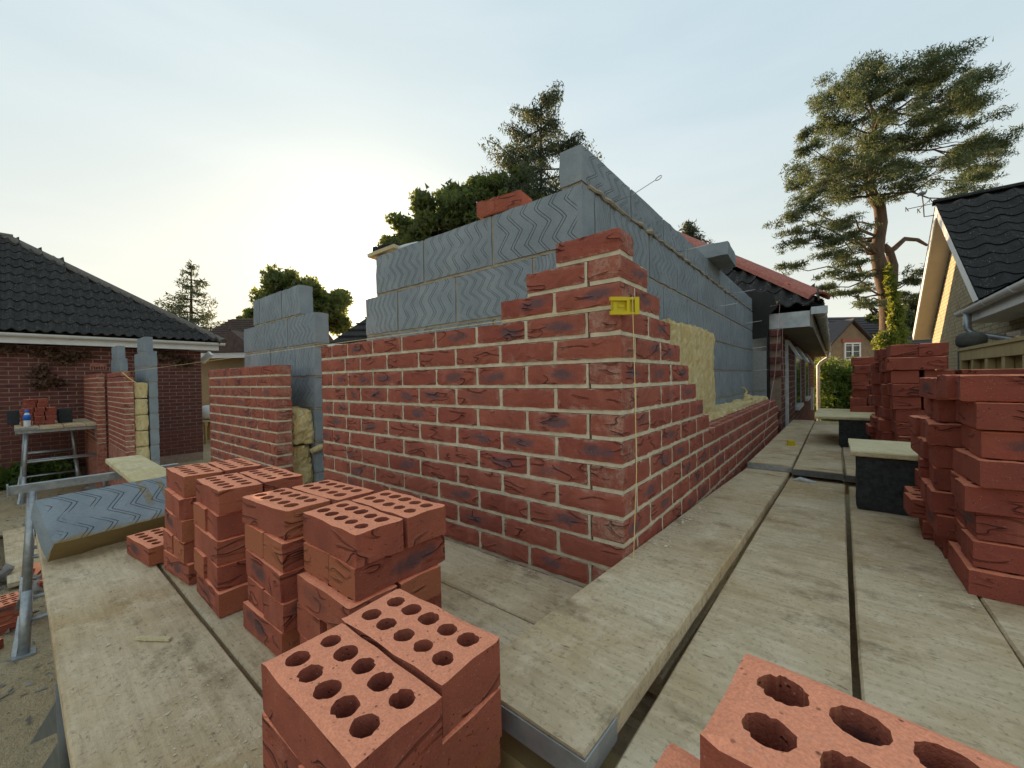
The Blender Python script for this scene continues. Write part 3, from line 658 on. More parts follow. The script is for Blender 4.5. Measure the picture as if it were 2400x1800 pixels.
board('far plank beside the gap lapped over the walkway, with dark end',.277,.500,1.74,5.2,1.15-.012,'y',-.012,.002,M_BOARDY,seed=13,hoops=(-1,))
board('far plank under the concrete block piers',.512,.735,1.74,5.3,1.146-.012,'y',-.012,.002,M_BOARDY,seed=15,hoops=(-1,))
board('lower of the two packing planks under the raised plank',.008,.228,-.30,2.35,1.195-.042*1.025-.079,'y',-.042,.018,M_BOARDY,seed=18)  # both planks are added, unseen, to keep the slot beside the raised plank dark
board('upper packing plank tucked directly under the raised plank',.008,.228,-.30,2.35,1.195-.042*1.025-.0395,'y',-.042,.018,M_BOARDY,seed=17)  # added filler; hides the wall below so the gap reads dark
for x,lb in ((-.55,'timber bearer under the walkway planks near the camera'),(2.0,'timber bearer under the lapped plank ends')):
    mb=MB(); mb.box(.0 if x<0 else .03,1.0,x-.05,x+.05,1.0 if x>0 else ZL+.003,1.055 if x>0 else 1.128); tag(part('bearer',mb,M_TIMB,None),lb,'bearer')
# ================================================================== TRESTLES
def trestle(label,x,y0,y1,ztop,spread=.35,splay=.06,mid=True,nearonly=False):
    t=thing('trestle',label,'trestle',(x,(y0+y1)/2,0))
    mb=MB(); mb.box(x-.028,x+.028,y0-.04,y1+.04,ztop-.052,ztop); part('top_beam',mb,M_GALV,t)
    mb=MB(); mb.box(x-.045,x+.045,y0-.048,y0-.0405,ztop-.062,ztop+.012); part('end_plate',mb,M_GALV,t)
    for s in (-1,1):
        for q,yy,od in ((0,y0+.06,-1),(1,y1-.06,1)):
            ft=Vector((x+s*spread,yy+od*splay,0)); tp=Vector((x+s*.02,yy,ztop-.052)); md=tp.lerp(ft,.62)
            mb=MB(); mb.tube([tp,md],.021,10); mb.tube([md-Vector((0,0,.0)),ft],.027,10); l=part('leg',mb,M_GALV,t,True)
            mb=MB(); mb.obox(ft+Vector((0,0,.006)),(.05,0,0),(0,.05,0),(0,0,.006)); mb.bar(md+Vector((.0,.03*od,-.15)),ft+Vector((0,.04*od,.01)),.022,.005); part('foot_plate',mb,M_GALV,l)
        for hh in (.42,.80):
            a=Vector((x+s*.02,y0+.06,ztop-.052)).lerp(Vector((x+s*spread,y0+.06-splay,0)),hh); b=Vector((x+s*.02,y1-.06,ztop-.052)).lerp(Vector((x+s*spread,y1-.06+splay,0)),hh)
            mb=MB(); mb.tube([a,b],.014,8); part('cross_rail',mb,M_GALV,t,True)
    return t
trestle('near galvanised trestle carrying the pale plank end beside the leaning block',-3.80,-1.05,-.25,1.042,.25)
trestle('galvanised trestle under the lower left plank',-.30,-.93,-.1,1.032,.10,.0)
trestle('trestle under the near ends of the walkway planks',.55,-1.3,-.3,1.0,.2)
trestle('trestle at the near end of the far work platform',-8.95,-1.0,-.15,1.055,.22)
trestle('trestle at the back of the far work platform',-10.15,-1.0,-.35,1.055,.15)
for i in range(4):
    y=-1.05+.24*i; board(['leftmost','second from left','third from left','rightmost'][i]+' board of the far trestle platform',-10.4,-8.86+.03*(i%2),y,y+.232,1.098,'x',seed=30+i,hoops=(1,) if i in(0,) else ())
# triangular steel plates below the left plank edge
for i,(a,b,c) in enumerate((((133,1640),(68,1747),(136,1716)),((137,1738),(98,1800),(150,1830)))):
    q=[PX(*a,.95),PX(*b,1.05),PX(*c,.95)]; mb=MB(); mb.prism(q,FW*.005); tag(part('gusset_plate',mb,M_STEEL,None),('upper' if i==0 else 'lower')+' triangular dark steel plate under the left plank edge','bracket')
mb=MB(); mb.tube([PX(150,1600,.93),PX(165,1900,.93)],.014,10); tag(part('steel_post',mb,M_STEEL,None,True),'dark steel post under the left plank edge at the frame corner','post')
# ================================================================== LOOSE BRICK STACKS
def loose(meshes,x,y,z,rz,label,group,flip=0): 
    return tag(link('brick',random.choice(meshes),None,loc=(x,y,z),rot=(flip+random.gauss(0,.004),random.gauss(0,.004),rz)),label,'brick',group)
ORD=['top','second','third','fourth','fifth','sixth','seventh','eighth','ninth','tenth','eleventh','twelfth']
def stack(desc,grp,meshes,cx,cy,zb,n,long_top='x',jit=.006,pitch=.068,skip=(),yawj=.03,dx=0.):
    rs=random.Random(hash(desc)%1000 if False else sum(map(ord,desc)))
    for i in range(n):                       # i counts from the top
        lx=(i%2==0)==(long_top=='x'); z=zb+pitch*(n-1-i)+LH/2; ox,oy=rs.gauss(0,jit),rs.gauss(0,jit)
        for k in (0,1):
            if (i,k) in skip: continue
            d=(k-.5)*(LW+.006)
            x,y=(cx+ox+rs.gauss(0,jit*.7),cy+oy+d) if lx else (cx+ox+d,cy+oy+rs.gauss(0,jit*.7))
            w=('camera side','wall side')[k] if lx else ('far side','near side')[k]
            loose(meshes,x,y,z,(0 if lx else math.pi/2)+rs.gauss(0,yawj)+(math.pi if rs.random()<.5 else 0),f'{ORD[i]} course {w} brick in {desc}',grp)
GL='loose brick stacks on the left planks'
stack('the nearest four course stack at lower left',GL,PL,-.004,-.757,ZL+.003,4,yawj=.02)
stack('the stack just behind the nearest one, left planks',GL,PL,-.355,-.562,ZL+.002,5)
stack('the middle stack of five on the left planks',GL,PL,-.602,-.587,ZL+.002,5)
stack('the fourth stack from the camera, left planks',GL,PL,-.928,-.616,ZL+.002,5)
stack('the farthest stack, against the leaning block',GL,PL,-1.214,-.634,ZL+.002,5)
loose(PL,-1.47,-.745,ZL+.006+LH/2,.12,'single half hidden brick on the plank beside the leaning block',None)
# right hand stacks
GRR='brick stacks on the right planks'
zr=lambda y:1.157-.035*y
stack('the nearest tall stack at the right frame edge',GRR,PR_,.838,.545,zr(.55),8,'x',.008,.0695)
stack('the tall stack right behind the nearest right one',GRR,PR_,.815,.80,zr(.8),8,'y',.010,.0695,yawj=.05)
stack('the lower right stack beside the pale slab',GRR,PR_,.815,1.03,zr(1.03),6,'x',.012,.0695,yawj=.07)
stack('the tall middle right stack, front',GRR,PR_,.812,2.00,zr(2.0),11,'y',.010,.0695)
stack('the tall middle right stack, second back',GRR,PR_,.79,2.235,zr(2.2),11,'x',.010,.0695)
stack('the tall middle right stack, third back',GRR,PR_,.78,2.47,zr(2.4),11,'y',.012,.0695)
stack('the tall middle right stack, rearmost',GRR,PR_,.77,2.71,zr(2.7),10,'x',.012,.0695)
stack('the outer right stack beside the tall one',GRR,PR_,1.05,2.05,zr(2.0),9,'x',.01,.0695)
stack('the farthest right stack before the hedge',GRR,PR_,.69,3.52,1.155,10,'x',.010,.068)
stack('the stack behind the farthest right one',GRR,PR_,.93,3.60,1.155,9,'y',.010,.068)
# the two very near bricks at lower right
zt=1.478; e0=PA(1750,1520,2,zt); e1=PA(1640,1710,2,zt); dv=(e1-e0).normalized(); ax=Vector((-dv.y,dv.x,0)); 
cN=e0+dv*LW/2+ax*LL/2; rzN=math.atan2(ax.y,ax.x)
near=perfbrick(LL,LW,LH,77,32); near.materials.append(M_LOOSE)
GN='bricks right in front of the camera at lower right'
tag(link('brick',near,None,loc=(cN.x,cN.y,zt-LH/2),rot=(0,0,rzN)),'large near perforated brick filling the lower right corner',"brick",GN)
c2=PA(1534,1721,2,zt-.068); 
tag(link('brick',near,None,loc=(c2.x+.115,c2.y-.062,zt-.068-LH/2),rot=(0,0,rzN-.03)),'near brick a course lower, at the bottom edge left of the large one','brick',GN)
tag(link('brick',PL[2],None,loc=(cN.x+.16,cN.y-.01,zt-.068-LH/2),rot=(0,0,rzN+math.pi/2)),'brick just under the large near brick at lower right','brick',GN)
for i in range(3):
    for k in (0,1): tag(link('brick',PL[(i+k)%4],None,loc=(cN.x+.02+(k-.5)*(.115 if i%2==0 else .0),cN.y-.02+(k-.5)*(.0 if i%2==0 else .115),zt-.068*(i+2)-LH/2),rot=(0,0,rzN+(math.pi/2 if i%2==0 else 0))),f'{("left","right")[k]} brick, {ORD[i+2]} course under the large near brick','brick',GN)
# ================================================================== LEANING BLOCK, PIERS, SLABS
tl=math.radians(32)
m_=Matrix.Rotation(math.radians(97),4,'Z')@Matrix.Rotation(-tl,4,'X')
pc=PA(88+3,1335,2,ZL+.006); 
lbk=gridbox(.44,.1,.215,10,3,6,.004,.0012,99,'leaning_block')
def leanblock_mat():
    m=M_BLOCK.copy(); m.name='stained_block'; t=m.node_tree; g=G(t); b=t.nodes['Principled BSDF']; src=b.inputs['Base Color'].links[0].from_socket; ob=g.obj(); s=g.sep(ob)
    st=g.math('MAXIMUM',g.rng(g.math('ABSOLUTE',g.math('SUBTRACT',s[0],.075)),.016,.010),g.rng(g.math('ABSOLUTE',g.math('SUBTRACT',s[0],.135)),.014,.008))
    st=g.math('MULTIPLY',st,g.math('MULTIPLY',g.rng(g.math('ADD',s[2],g.math('MULTIPLY',g.noise(ob,24,2),.06)),-.01,.02),g.rng(g.noise(ob,30,3),.4,.55)))
    bn=g.rng(g.math('MULTIPLY',g.sep(g.nrm())[2],-1.),.5,.8)
    bt=g.rng(g.math('ADD',g.math('MULTIPLY',s[2],-1.),g.math('MULTIPLY',g.math('SUBTRACT',g.noise(ob,14,3),.5),.08)),.085,.105)
    c=g.mix(g.math('MAXIMUM',g.math('MULTIPLY',st,.8),g.math('MAXIMUM',bn,bt)),src,(.25,.185,.085)); g.l(c,b.inputs['Base Color']); return m
c_=Vector((-1.80,-.825,ZL+.11))
ey=Vector((.80,-.06,.60)).normalized(); ex=Vector((.08,1,0)); ex=(ex-ey*ex.dot(ey)).normalized(); ez=ex.cross(ey).normalized()
# outward (broad) face normal looks to the camera and up; long edge lies across the plank
lng=Vector((-.22,.975,0)).normalized(); hn=Vector((lng.y,-lng.x,0)); th_=math.radians(40)
nrm=hn*math.sin(th_)+Vector((0,0,math.cos(th_))); hh_=-hn*math.cos(th_)+Vector((0,0,math.sin(th_)))
yl=hh_.cross(lng).normalized(); MBk=Matrix((lng,yl,hh_)).transposed().to_4x4()
MBk.translation=Vector((-1.672,-1.000,ZL+.009))+lng*.22+nrm*.05+hh_*.1075
tag(link('concrete_block',lbk,leanblock_mat(),mtx=MBk),'grey blue block with mortar stains leaning on the lower left plank','block')
def densebl(label,x,y,z,sc=(1,1,1)): tag(link('concrete_block',DB,None,loc=(x,y,z),rot=(0,0,.0),scale=sc),label,'block')
DB=gridbox(.44,.1,.225,12,3,6,.003,.0018,120,'dense_block'); DB.materials.append(M_DENSE)
densebl('dark dense concrete block carrying the nearer pale slab',.755,1.26,1.115+.1135)
densebl('second dark dense block behind, under the back of the nearer slab',.765,1.46,1.108+.1135)
densebl('dark dense concrete block carrying the far pale board',.71,2.92,1.135+.1135)
densebl('far dark block behind the other, under the far pale board',.72,3.2,1.135+.1135)
board('nearer pale slab lying across the dark blocks',.515,.985,1.20,1.62,1.367,'x',mat=M_PALEB,seed=41,th=.024,cat='board')
board('far pale board across the dark blocks below the hedge',.34,1.05,2.86,3.75,1.372,'x',mat=M_PALEB,seed=42,th=.022,cat='board')
# bits on the boards
mb=MB(); q=Vector((.20,2.72,1.142)); mb.obox(q+Vector((0,0,.003)),(.045,.01,0),(-.01,.03,0),(0,0,.004)); mb.obox(q+Vector((-.004,0,.024)),(.020,.004,.004),(-.004,.02,0),(0,0,.018)); mb.obox(q+Vector((-.02,0,.024)),(.006,.001,.0),(-.004,.024,0),(0,0,.022)); mb.obox(q+Vector((.015,.004,.022)),(.006,.001,0),(-.004,.024,0),(0,0,.019)); tag(part('line_block',mb,M_YEL,None),'yellow plastic line block lying on the far plank','line block')
mb=MB(); q=Vector((.33,1.66,1.103)); 
mb.tube([q+Vector((-.05,0,.004)),q+Vector((-.02,.012,.010)),q+Vector((.02,-.006,.008)),q+Vector((.055,.01,.004))],[.006,.016,.013,.005],7); tag(part('wool_scrap',mb,M_WHITEW,None),'crumpled white scrap on the middle plank at the lapped ends','scrap')
for (x,y,l,a,lb) in ((-.83,-.86,.09,.6,'short pale wood splinter on the stained left plank'),(.86,.02,.11,1.2,'pale wood splinter at the right frame edge')):
    mb=MB(); d=Vector((math.cos(a),math.sin(a),.0)); z=(ZL+.010) if x<0 else 1.158; mb.bar(Vector((x,y,z))-d*l/2,Vector((x,y,z))+d*l/2,.010,.006); tag(part('splinter',mb,M_PALEB,None),lb,'splinter')
def crumbs(n,fn,s0,s1,seed):
    rg=np.random.default_rng(seed); out=[]
    for i in range(n):
        p=fn(rg); s=s0*(s1/s0)**(rg.random()**2.5); a=rg.uniform(0,6.28); d=np.array([[math.cos(a),math.sin(a),0],[-math.sin(a),math.cos(a),0],[0,0,1]])
        q=(rg.normal(0,1,(4,3))*np.array([1.1,.8,.4])*s+np.array([0,0,.3*s]))@d+p
        q[:,2]=np.maximum(q[:,2],p[2])
        for t in ((0,1,2),(0,2,3),(0,3,1),(1,3,2)): out.append(q[list(t)])
    return np.array(out)
zu=lambda y:1.1955-.042*y
fs=[(520,lambda r:(lambda y:np.array([.016+abs(r.normal(0,.035))+.01,y,zu(y)+.001]))(abs(r.normal(.42,.32))),.0014,.0055,1),
    (330,lambda r:np.array([r.uniform(-.9,.15),r.uniform(-.95,-.79),ZL+.006]),.0009,.0038,2),
    (700,lambda r:np.array([r.normal(-.35,.22),np.clip(r.normal(-.87,.05),-.99,-.78),ZL+.006]),.0009,.0036,3),
    (160,lambda r:np.array([r.uniform(-1.2,.0),-abs(r.normal(0,.03))-.012,ZL+.002]),.0012,.0045,4),
    (420,lambda r:(lambda y:np.array([r.uniform(.26,.98),y,zr(y)+.001]))(abs(r.normal(.55,.4))),.0009,.004,5),
    (120,lambda r:np.array([r.uniform(.06,.49),r.uniform(1.85,3.2),1.141]),.0010,.005,6)]
tag(tri_obj('site_debris',np.concatenate([crumbs(900,lambda r:np.array([r.uniform(-6.5,-2.6),r.uniform(-1.7,-.6),.002]),.004,.03,9),crumbs(500,lambda r:np.array([r.uniform(-10,-6),r.uniform(-1.6,.0),.002]),.008,.04,10)]),M_CONC),'small stones and crumbled debris littering the ground at the left','debris',None,'stuff')
va=np.concatenate([crumbs(*f) for f in fs]); tag(tri_obj('mortar_crumbs',va,M_MORTAR),'crumbs and flakes of dropped mortar scattered on the planks','debris',None,'stuff')
# ================================================================== LEFT FOREGROUND GROUND THINGS
gz=0
for i,(x,y,c,a) in enumerate([(-4.05,-1.12,0,.1),(-4.05,-1.12,1,.05),(-4.04,-1.12,2,.12),(-4.18,-1.13,0,.1),(-4.18,-1.12,1,.1),(-4.17,-1.13,2,.1),(-4.0,-.80,0,-.1),(-4.0,-.80,1,0.),(-4.0,-.81,2,.05),(-4.13,-.80,0,.05),(-4.13,-.80,1,.0),(-4.12,-.80,2,.02),(-3.72,-1.24,0,.9)]):
    loose(PL,x,y,c*.068+LH/2,math.pi/2+a,(('bottom','middle','top')[c]+' layer brick, '+('near' if x>-4.1 else 'far')+' row, '+('left' if y<-1 else 'right')+' half of the ground pile by the trestle') if i<12 else 'odd red brick lying skew on the ground at the left edge','bricks piled on the ground by the near trestle' if i<12 else None)
for i,(x0,x1,y0,y1) in enumerate(((-6.9,-4.4,-1.42,-1.18),(-6.9,-4.9,-1.14,-.92),(-7.6,-5.2,-.86,-.62))):
    board(['nearest','middle','farthest'][i]+' old plank lying on the ground at the left',x0,x1,y0,y1,.055+.012*i,'x',mat=M_BOARD,seed=50+i,skew=.02*i)
rgr=random.Random(5)
for i in range(34):
    x,y=rgr.uniform(-5.3,-4.35),rgr.uniform(-1.42,-.72); s=rgr.uniform(.03,.085); me=gridbox(2*s,1.3*s,.9*s,2,2,2,s*.2,s*.18,200+i,'rubble_piece')
    tag(link('rubble_piece',me,M_CONC if i%2 else M_LOOSE,loc=(x,y,.03+rgr.uniform(0,.12)*(1-abs(x+4.8)/.6 if abs(x+4.8)<.6 else 0)),rot=(rgr.gauss(0,.4),rgr.gauss(0,.4),rgr.uniform(0,6))),'broken lump of rubble in the heap at the left edge','rubble','rubble heap by the near trestle')
for i in range(16):
    x,y=rgr.uniform(-9.2,-6.6),rgr.uniform(-1.2,-.1); s=rgr.uniform(.05,.12); me=gridbox(2*s,1.3*s,.9*s,2,2,2,s*.2,s*.18,300+i,'rubble_piece')
    tag(link('rubble_piece',me,M_CONC if i%3 else M_HOUSE,loc=(x,y,s*.3),rot=(rgr.gauss(0,.3),rgr.gauss(0,.3),rgr.uniform(0,6))),'broken lump on the ground near the far trestle','rubble','rubble below the far platform')
# far platform load
GP='bricks on the far trestle platform'
for i in range(6):
    wx=-9.35+.02*(i%2); n=2 if i<5 else 1
    for k in range(3 if i<4 else 2):
        loose(PR_,wx-.02*i,-.93+.118*k+(.03 if i>3 else 0)+.01*(i%2),1.099+.068*i+LH/2,math.pi*.0+(.03*i),f'{["left","middle","right"][k]} brick, {ORD[5-i]} course of the small stack on the far platform',GP)
densebl('dark block standing right of the bricks on the far platform',-9.55,-.52,1.10+.114,(.6,1.6,1))
densebl('dark block standing left of the bricks on the far platform',-9.75,-1.06,1.10+.114,(.5,1.2,1))
bt=thing('water_bottle','clear water bottle with blue cap and label on the far platform','bottle',(-8.97,-.93,1.10))
def lathe(prof,c,n=14):
    mb=MB(); c=Vector(c); v=[]; 
    for r,z in prof:
        for k in range(n): v.append(c+Vector((r*math.cos(2*math.pi*k/n),r*math.sin(2*math.pi*k/n),z)))
    f=[(i*n+k,i*n+(k+1)%n,(i+1)*n+(k+1)%n,(i+1)*n+k) for i in range(len(prof)-1) for k in range(n)]+[tuple(range(n))[::-1],tuple((len(prof)-1)*n+k for k in range(n))]
    return mb.add(v,f)
cb=(-8.97,-.93,1.10)
part('body',lathe([(.036,0),(.038,.01),(.037,.06),(.038,.11),(.037,.15),(.030,.19),(.018,.215)],cb),simple('clear_plastic',(.62,.68,.70),(.55,.6,.63),6,.15,0,spec=.6),bt,True)
part('label_wrap',lathe([(.0392,.10),(.0392,.165),(.034,.182)],cb),M_BLUE,bt,True); part('cap',lathe([(.019,.216),(.024,.222),(.024,.245),(.016,.26)],cb),M_BLUE,bt,True)
# ================================================================== ROOF TILES
def tile_mesh(W,L,wave,amp,name,nw=12,th=.014):
    mb=MB(); n=nw
    def zz(u): return amp*(.5+.5*math.cos(2*math.pi*u*wave))**1.4
    v=[]; f=[]
    for (y,dz) in ((0,.022),(L,0)):
        for k in range(n+1): u=k/n; v.append(((u-.5)*W*1.01,y,zz(u)+dz))
    for k in range(n+1): u=k/n; v.append(((u-.5)*W*1.01,0,zz(u)+.022-th))
    m=n+1
    for k in range(n): f.append((k,k+1,m+k+1,m+k)); f.append((k+1,k,2*m+k,2*m+k+1))
    mb.add(v,f); return mb.mesh(name,False)
def tiles(parent,O,U_,V_,W,gauge,meshes,inside,nu,nv,cap=300,name='roof_tile',stag=False):
    U_,V_=Vector(U_).normalized(),Vector(V_).normalized(); Nn=U_.cross(V_).normalized(); cnt=0
    for j in range(nv):
        for i in range(nu):
            u=(i+.5)*W+(W/2 if stag and j%2 else 0); v=j*gauge
            if not inside(u,v+gauge*.5): continue
            if cnt>=cap: return
            M_=Matrix((U_,V_,Nn)).transposed().to_4x4(); M_.translation=Vector(O)+U_*u+V_*v+Nn*(.004+random.uniform(0,.010))
            M_=M_@Matrix.Rotation(random.gauss(0,.012),4,'Y')
            link(name,random.choice(meshes),None,parent,mtx=M_); cnt+=1
TD=[tile_mesh(.30,.40,2,.050,'tile_lichened') for _ in range(2)]
for q in TD: q.materials.append(M_LICH)
TE=[tile_mesh(.33,.42,1,.058,'tile_dark',16) for _ in range(2)]
for q in TE: q.materials.append(M_TILE)
def ridge_run(parent,a,b,w,n,mat,name,drop=.06):
    a,b=Vector(a),Vector(b); d=(b-a)/n; dn=d.normalized(); sd_=dn.cross(Vector((0,0,1))).normalized(); u=sd_.cross(dn)
    mb=MB(); prof=[]
    K=7
    for k in range(K): t=math.pi*k/(K-1); prof.append((math.cos(t)*w,math.sin(t)*w*.62-drop*.5))
    l=d.length*.99
    for yy,g_ in ((0,1.02),(l*1.01,1.0)):
        for (p,q) in prof: mb.v.append((p*g_,yy,q*g_))
    for (p,q) in prof: mb.v.append((p*.86,0,q*.86-.012))
    for (p,q) in prof: mb.v.append((p*.86,l,q*.86-.012))
    for k in range(K-1): mb.f.append((k+1,k,K+k,K+k+1)); mb.f.append((k,k+1,2*K+k+1,2*K+k)); mb.f.append((2*K+k,2*K+k+1,3*K+k+1,3*K+k))
    me=mb.mesh(name); me.materials.append(mat)
    for i in range(n):
        M_=Matrix((sd_,dn,u)).transposed().to_4x4(); M_.translation=a+d*i; link(name,me,None,parent,mtx=M_)
def gutter(parent,a,b,r,mat,name='gutter',joints=3,pm=None):
    a,b=Vector(a),Vector(b); d=(b-a).normalized(); s_=d.cross(Vector((0,0,1))).normalized(); mb=MB(); K=8
    for p in (a,b):
        for rr_ in (r,r-.006):
            for k in range(K+1): t=math.pi+math.pi*k/K; mb.v.append(tuple(p+s_*rr_*math.cos(t)+Vector((0,0,rr_*math.sin(t)*1.05))))
    m=K+1
    for k in range(K): mb.f.append((k,k+1,2*m+k+1,2*m+k)); mb.f.append((m+k+1,m+k,3*m+k,3*m+k+1))
    for q in (0,K): mb.f.append((q,2*m+q,3*m+q,m+q))
    mb.f.append(tuple(range(m))); mb.f.append(tuple(range(2*m,3*m))[::-1])
    g_=part(name,mb,mat,parent)
    for i in range(joints):
        p=a.lerp(b,(i+.4)/joints); c=MB(); K2=8
        pts=[p+s_*(r+.004)*math.cos(math.pi+math.pi*k/K2)+Vector((0,0,(r+.004)*1.05*math.sin(math.pi+math.pi*k/K2))) for k in range(K2+1)]
        for k in range(K2): c.bar(pts[k],pts[k+1],.05,.007,tuple(s_.cross(d)) if k in(0,) else tuple((pts[k]-p)))
        part('gutter_bracket',c,mat,g_)
    return g_
# ================================================================== LEFT HOUSE
hl=thing('house','dark brick bungalow with hipped black tile roof and white gutter at the left','house',(-13,-2,0))
HX=-10.6; 
mb=MB(); mb.box(-16,HX-.104,-7,1.598,0,2.44); part('wall_core',mb,M_PLASTER,hl)
mb=MB(); mb.box(HX-.1,HX-.006,-7,1.594,0,2.43); part('mortar',mb,M_MORTAR_D,hl)
cnt=0; stf=[]
for c in range(32):
    z=2.43-.075*c-.0375; s=1.6 if c%2==0 else 1.6
    y=1.6-(0 if c%2==0 else .1125); first=True
    if c%2: runs=[(1.4975,1.6)]
    else: runs=[]
    while y>-1.75: runs.append((y-.215,y)); y-=.225
    for a,b in runs:
        vis=not(.0<z<1.0 and a<-1.2)
        if z>.15:
            stf.append((abs(z-1.8)+(.6 if (a<-.0 and z<1.05) else 0)+(2 if -.02>a>-.2 and z<1.9 else 0),a,b,z))
stf.sort(); 
for i,(q,a,b,z) in enumerate(stf[:300]): link('brick',random.choice(HB),None,hl,loc=(HX-BW/2+random.gauss(0,.0015),(a+b)/2,z),rot=(0,0,math.pi/2),scale=((b-a)/BL,1,1))
mb=MB()
for (q,a,b,z) in stf[300:]: mb.box(HX-BW,HX+random.gauss(0,.001),a,b,z-BH/2,z+BH/2)
o=part('brickwork',mb,M_HOUSE,hl); o['kind']='stuff'
mb=MB(); mb.box(HX-.05,HX+.004,-.125,.10,2.0,2.14); ab=part('air_brick',mb,M_BRICK,hl)
mb=MB()
for i in range(6):
    for k in range(2): mb.box(HX+.004,HX+.0065,-.11+i*.034,-.088+i*.034,2.015+k*.03,2.037+k*.03)
part('vent_hole',mb,M_BLACK,ab)
mb=MB(); mb.box(HX-.05,-10.37,-7,1.86,2.455,2.462); part('soffit',mb,M_WHITE,hl)
mb=MB(); mb.box(-10.368,-10.345,-7,1.87,2.447,2.575); part('fascia',mb,M_WHITE,hl)
gutter(hl,(-10.285,1.97,2.61),(-10.285,-7,2.61),.056,M_WHITE,joints=9)
ap=Vector((-13.22,-1.08,4.86)); ez0=2.63; EY=1.92; EX=-10.26
rf=MB(); rz_=.0
rf.add([(EX,EY,ez0),(EX,-7,ez0),(ap.x,-7,ap.z-.02),(ap.x,ap.y,ap.z-.02),(-16.2,EY,ez0),(-16.2,-7,ez0)],[(0,3,2,1),(0,4,3),(4,5,2,3)]); rf.add([(EX,EY,ez0-.03),(EX,-7,ez0-.03),(-16.2,-7,ez0-.03),(-16.2,EY,ez0-.03)],[(0,1,2,3)])
roof=part('roof',rf,M_LICH,hl)
run=math.hypot(ap.x-EX,ap.z-ez0); vdir=Vector((ap.x-EX,0,ap.z-ez0)).normalized()
# u runs from the hip corner toward -y
tiles(roof,(EX+.05,EY,ez0-.02),(0,1,0),vdir,.30,.335,TD,lambda u,v:True,0,0)
Ou=Vector((EX+.05,-3.0,ez0-.01)); LenU=EY+3.0
slopeu=(EY-ap.y)/run
tiles(roof,Ou,(0,1,0),vdir,.30,.335,TD,lambda u,v:u<LenU-v*slopeu-.06 and v<run-.05,17,12)
hb_=MB(); hb_.tube([(EX,EY,ez0+.0),(ap.x,ap.y,ap.z+.0)],.095,8); part('hip_bedding',hb_,M_HIP,roof)
ridge_run(roof,(EX+.02,EY+.02,ez0+.03),(ap.x,ap.y,ap.z+.04),.125,11,M_HIP,'hip_tile')
ridge_run(roof,(ap.x,ap.y+.1,ap.z+.05),(ap.x,-4.2,ap.z+.05),.125,7,M_HIP,'ridge_tile')
# ================================================================== RIGHT HAND EXISTING BUNGALOW
hb=thing('bungalow','existing red brick bungalow with white eaves box and red hip tiles behind the new wall','house',(-2,9,0))
BY0,BY1=4.27,14.2
mb=MB(); mb.box(-3.2,-.104,BY0+.25,BY1,0,2.21); part('wall_core',mb,M_GREYBLK,hb)
mb=MB(); mb.box(-.1,-.004,BY0+.06,BY1-.004,0,2.21); part('mortar',mb,M_MORTAR_D,hb)
WBY=[]
k=0
for c in range(30):
    z=2.2-.075*c-.0375; y=BY0+(.0 if c%2==0 else .1125); 
    if z<.9: break
    if 6<c<12: y+=(.0 if c%2 else .1125)
    while y<BY1 and k<298:
        L=.215; link('brick',random.choice(HB),None,hb,loc=(-BW/2+random.gauss(0,.001),y+L/2,z),rot=(0,0,math.pi/2)); k+=1; y+=.225
        if y>BY0+3.2: break
mb=MB()
for c in range(30):
    z=2.2-.075*c-.0375; y=BY0+3.15+(.075 if c%2==0 else -.0375)
    while y<BY1-.1: mb.box(-BW,random.gauss(0,.001),y+.0,y+.215,z-BH/2,z+BH/2); y+=.225
o=part('brickwork',mb,M_HOUSE,hb); o['kind']='stuff'
for i in range(9):     # the old inner blocks showing at the junction
    z=2.19-.225*i; link('block',BKG if False else BK[0],None,hb,loc=(-.20,BY0+.16,z-.11),rot=(0,0,0),scale=(.28,1.0,1)) if False else None
mb=MB(); 
for i in range(8): mb.box(-.335,-.125,4.2,4.30,1.965-.225*i-.22,1.965-.225*i)
part('old_block',mb,M_GREYBLK,hb)
mb=MB(); mb.box(-.122,-.108,4.22,4.34,1.0,2.35); mb.add([(-.32,4.215,2.10),(-.11,4.215,2.12),(-.10,4.215,2.36),(-.02,4.215,2.44),(-.06,4.215,2.60),(-.33,4.215,2.66),(-.32,4.24,2.10),(-.11,4.24,2.12),(-.10,4.24,2.36),(-.02,4.24,2.44),(-.06,4.24,2.60),(-.33,4.24,2.66)],[(0,1,2,3,4,5),(11,10,9,8,7,6),(0,6,7,1),(1,7,8,2),(2,8,9,3),(3,9,10,4),(4,10,11,5),(5,11,6,0)]); part('membrane',mb,M_BLACK,hb)
# eaves box
mb=MB(); mb.box(-.185,.262,4.33,4.352,2.215,2.385); part('box_end',mb,M_WHITEW,hb)
mb=MB(); mb.box(-.02,.26,4.355,BY1+.15,2.215,2.232); part('soffit',mb,M_SOFFIT,hb)
mb=MB(); mb.box(.2625,.285,4.33,BY1+.16,2.205,2.40); part('fascia',mb,M_SOFFIT,hb)
gutter(hb,(.345,4.27,2.40),(.345,BY1+.2,2.40),.058,M_WHITEW,joints=9)
mb=MB(); mb.box(.275,.415,4.262,4.272,2.335,2.412); part('gutter_stop_end',mb,M_WHITEW,hb)
mb=MB(); mb.tube([(.345,BY1+.1,2.34),(.345,BY1+.12,2.2),(.15,BY1+.2,2.05),(.09,BY1+.2,1.95),(.09,BY1+.2,.05)],.045,10); part('downpipe',mb,M_WHITE,hb,True)
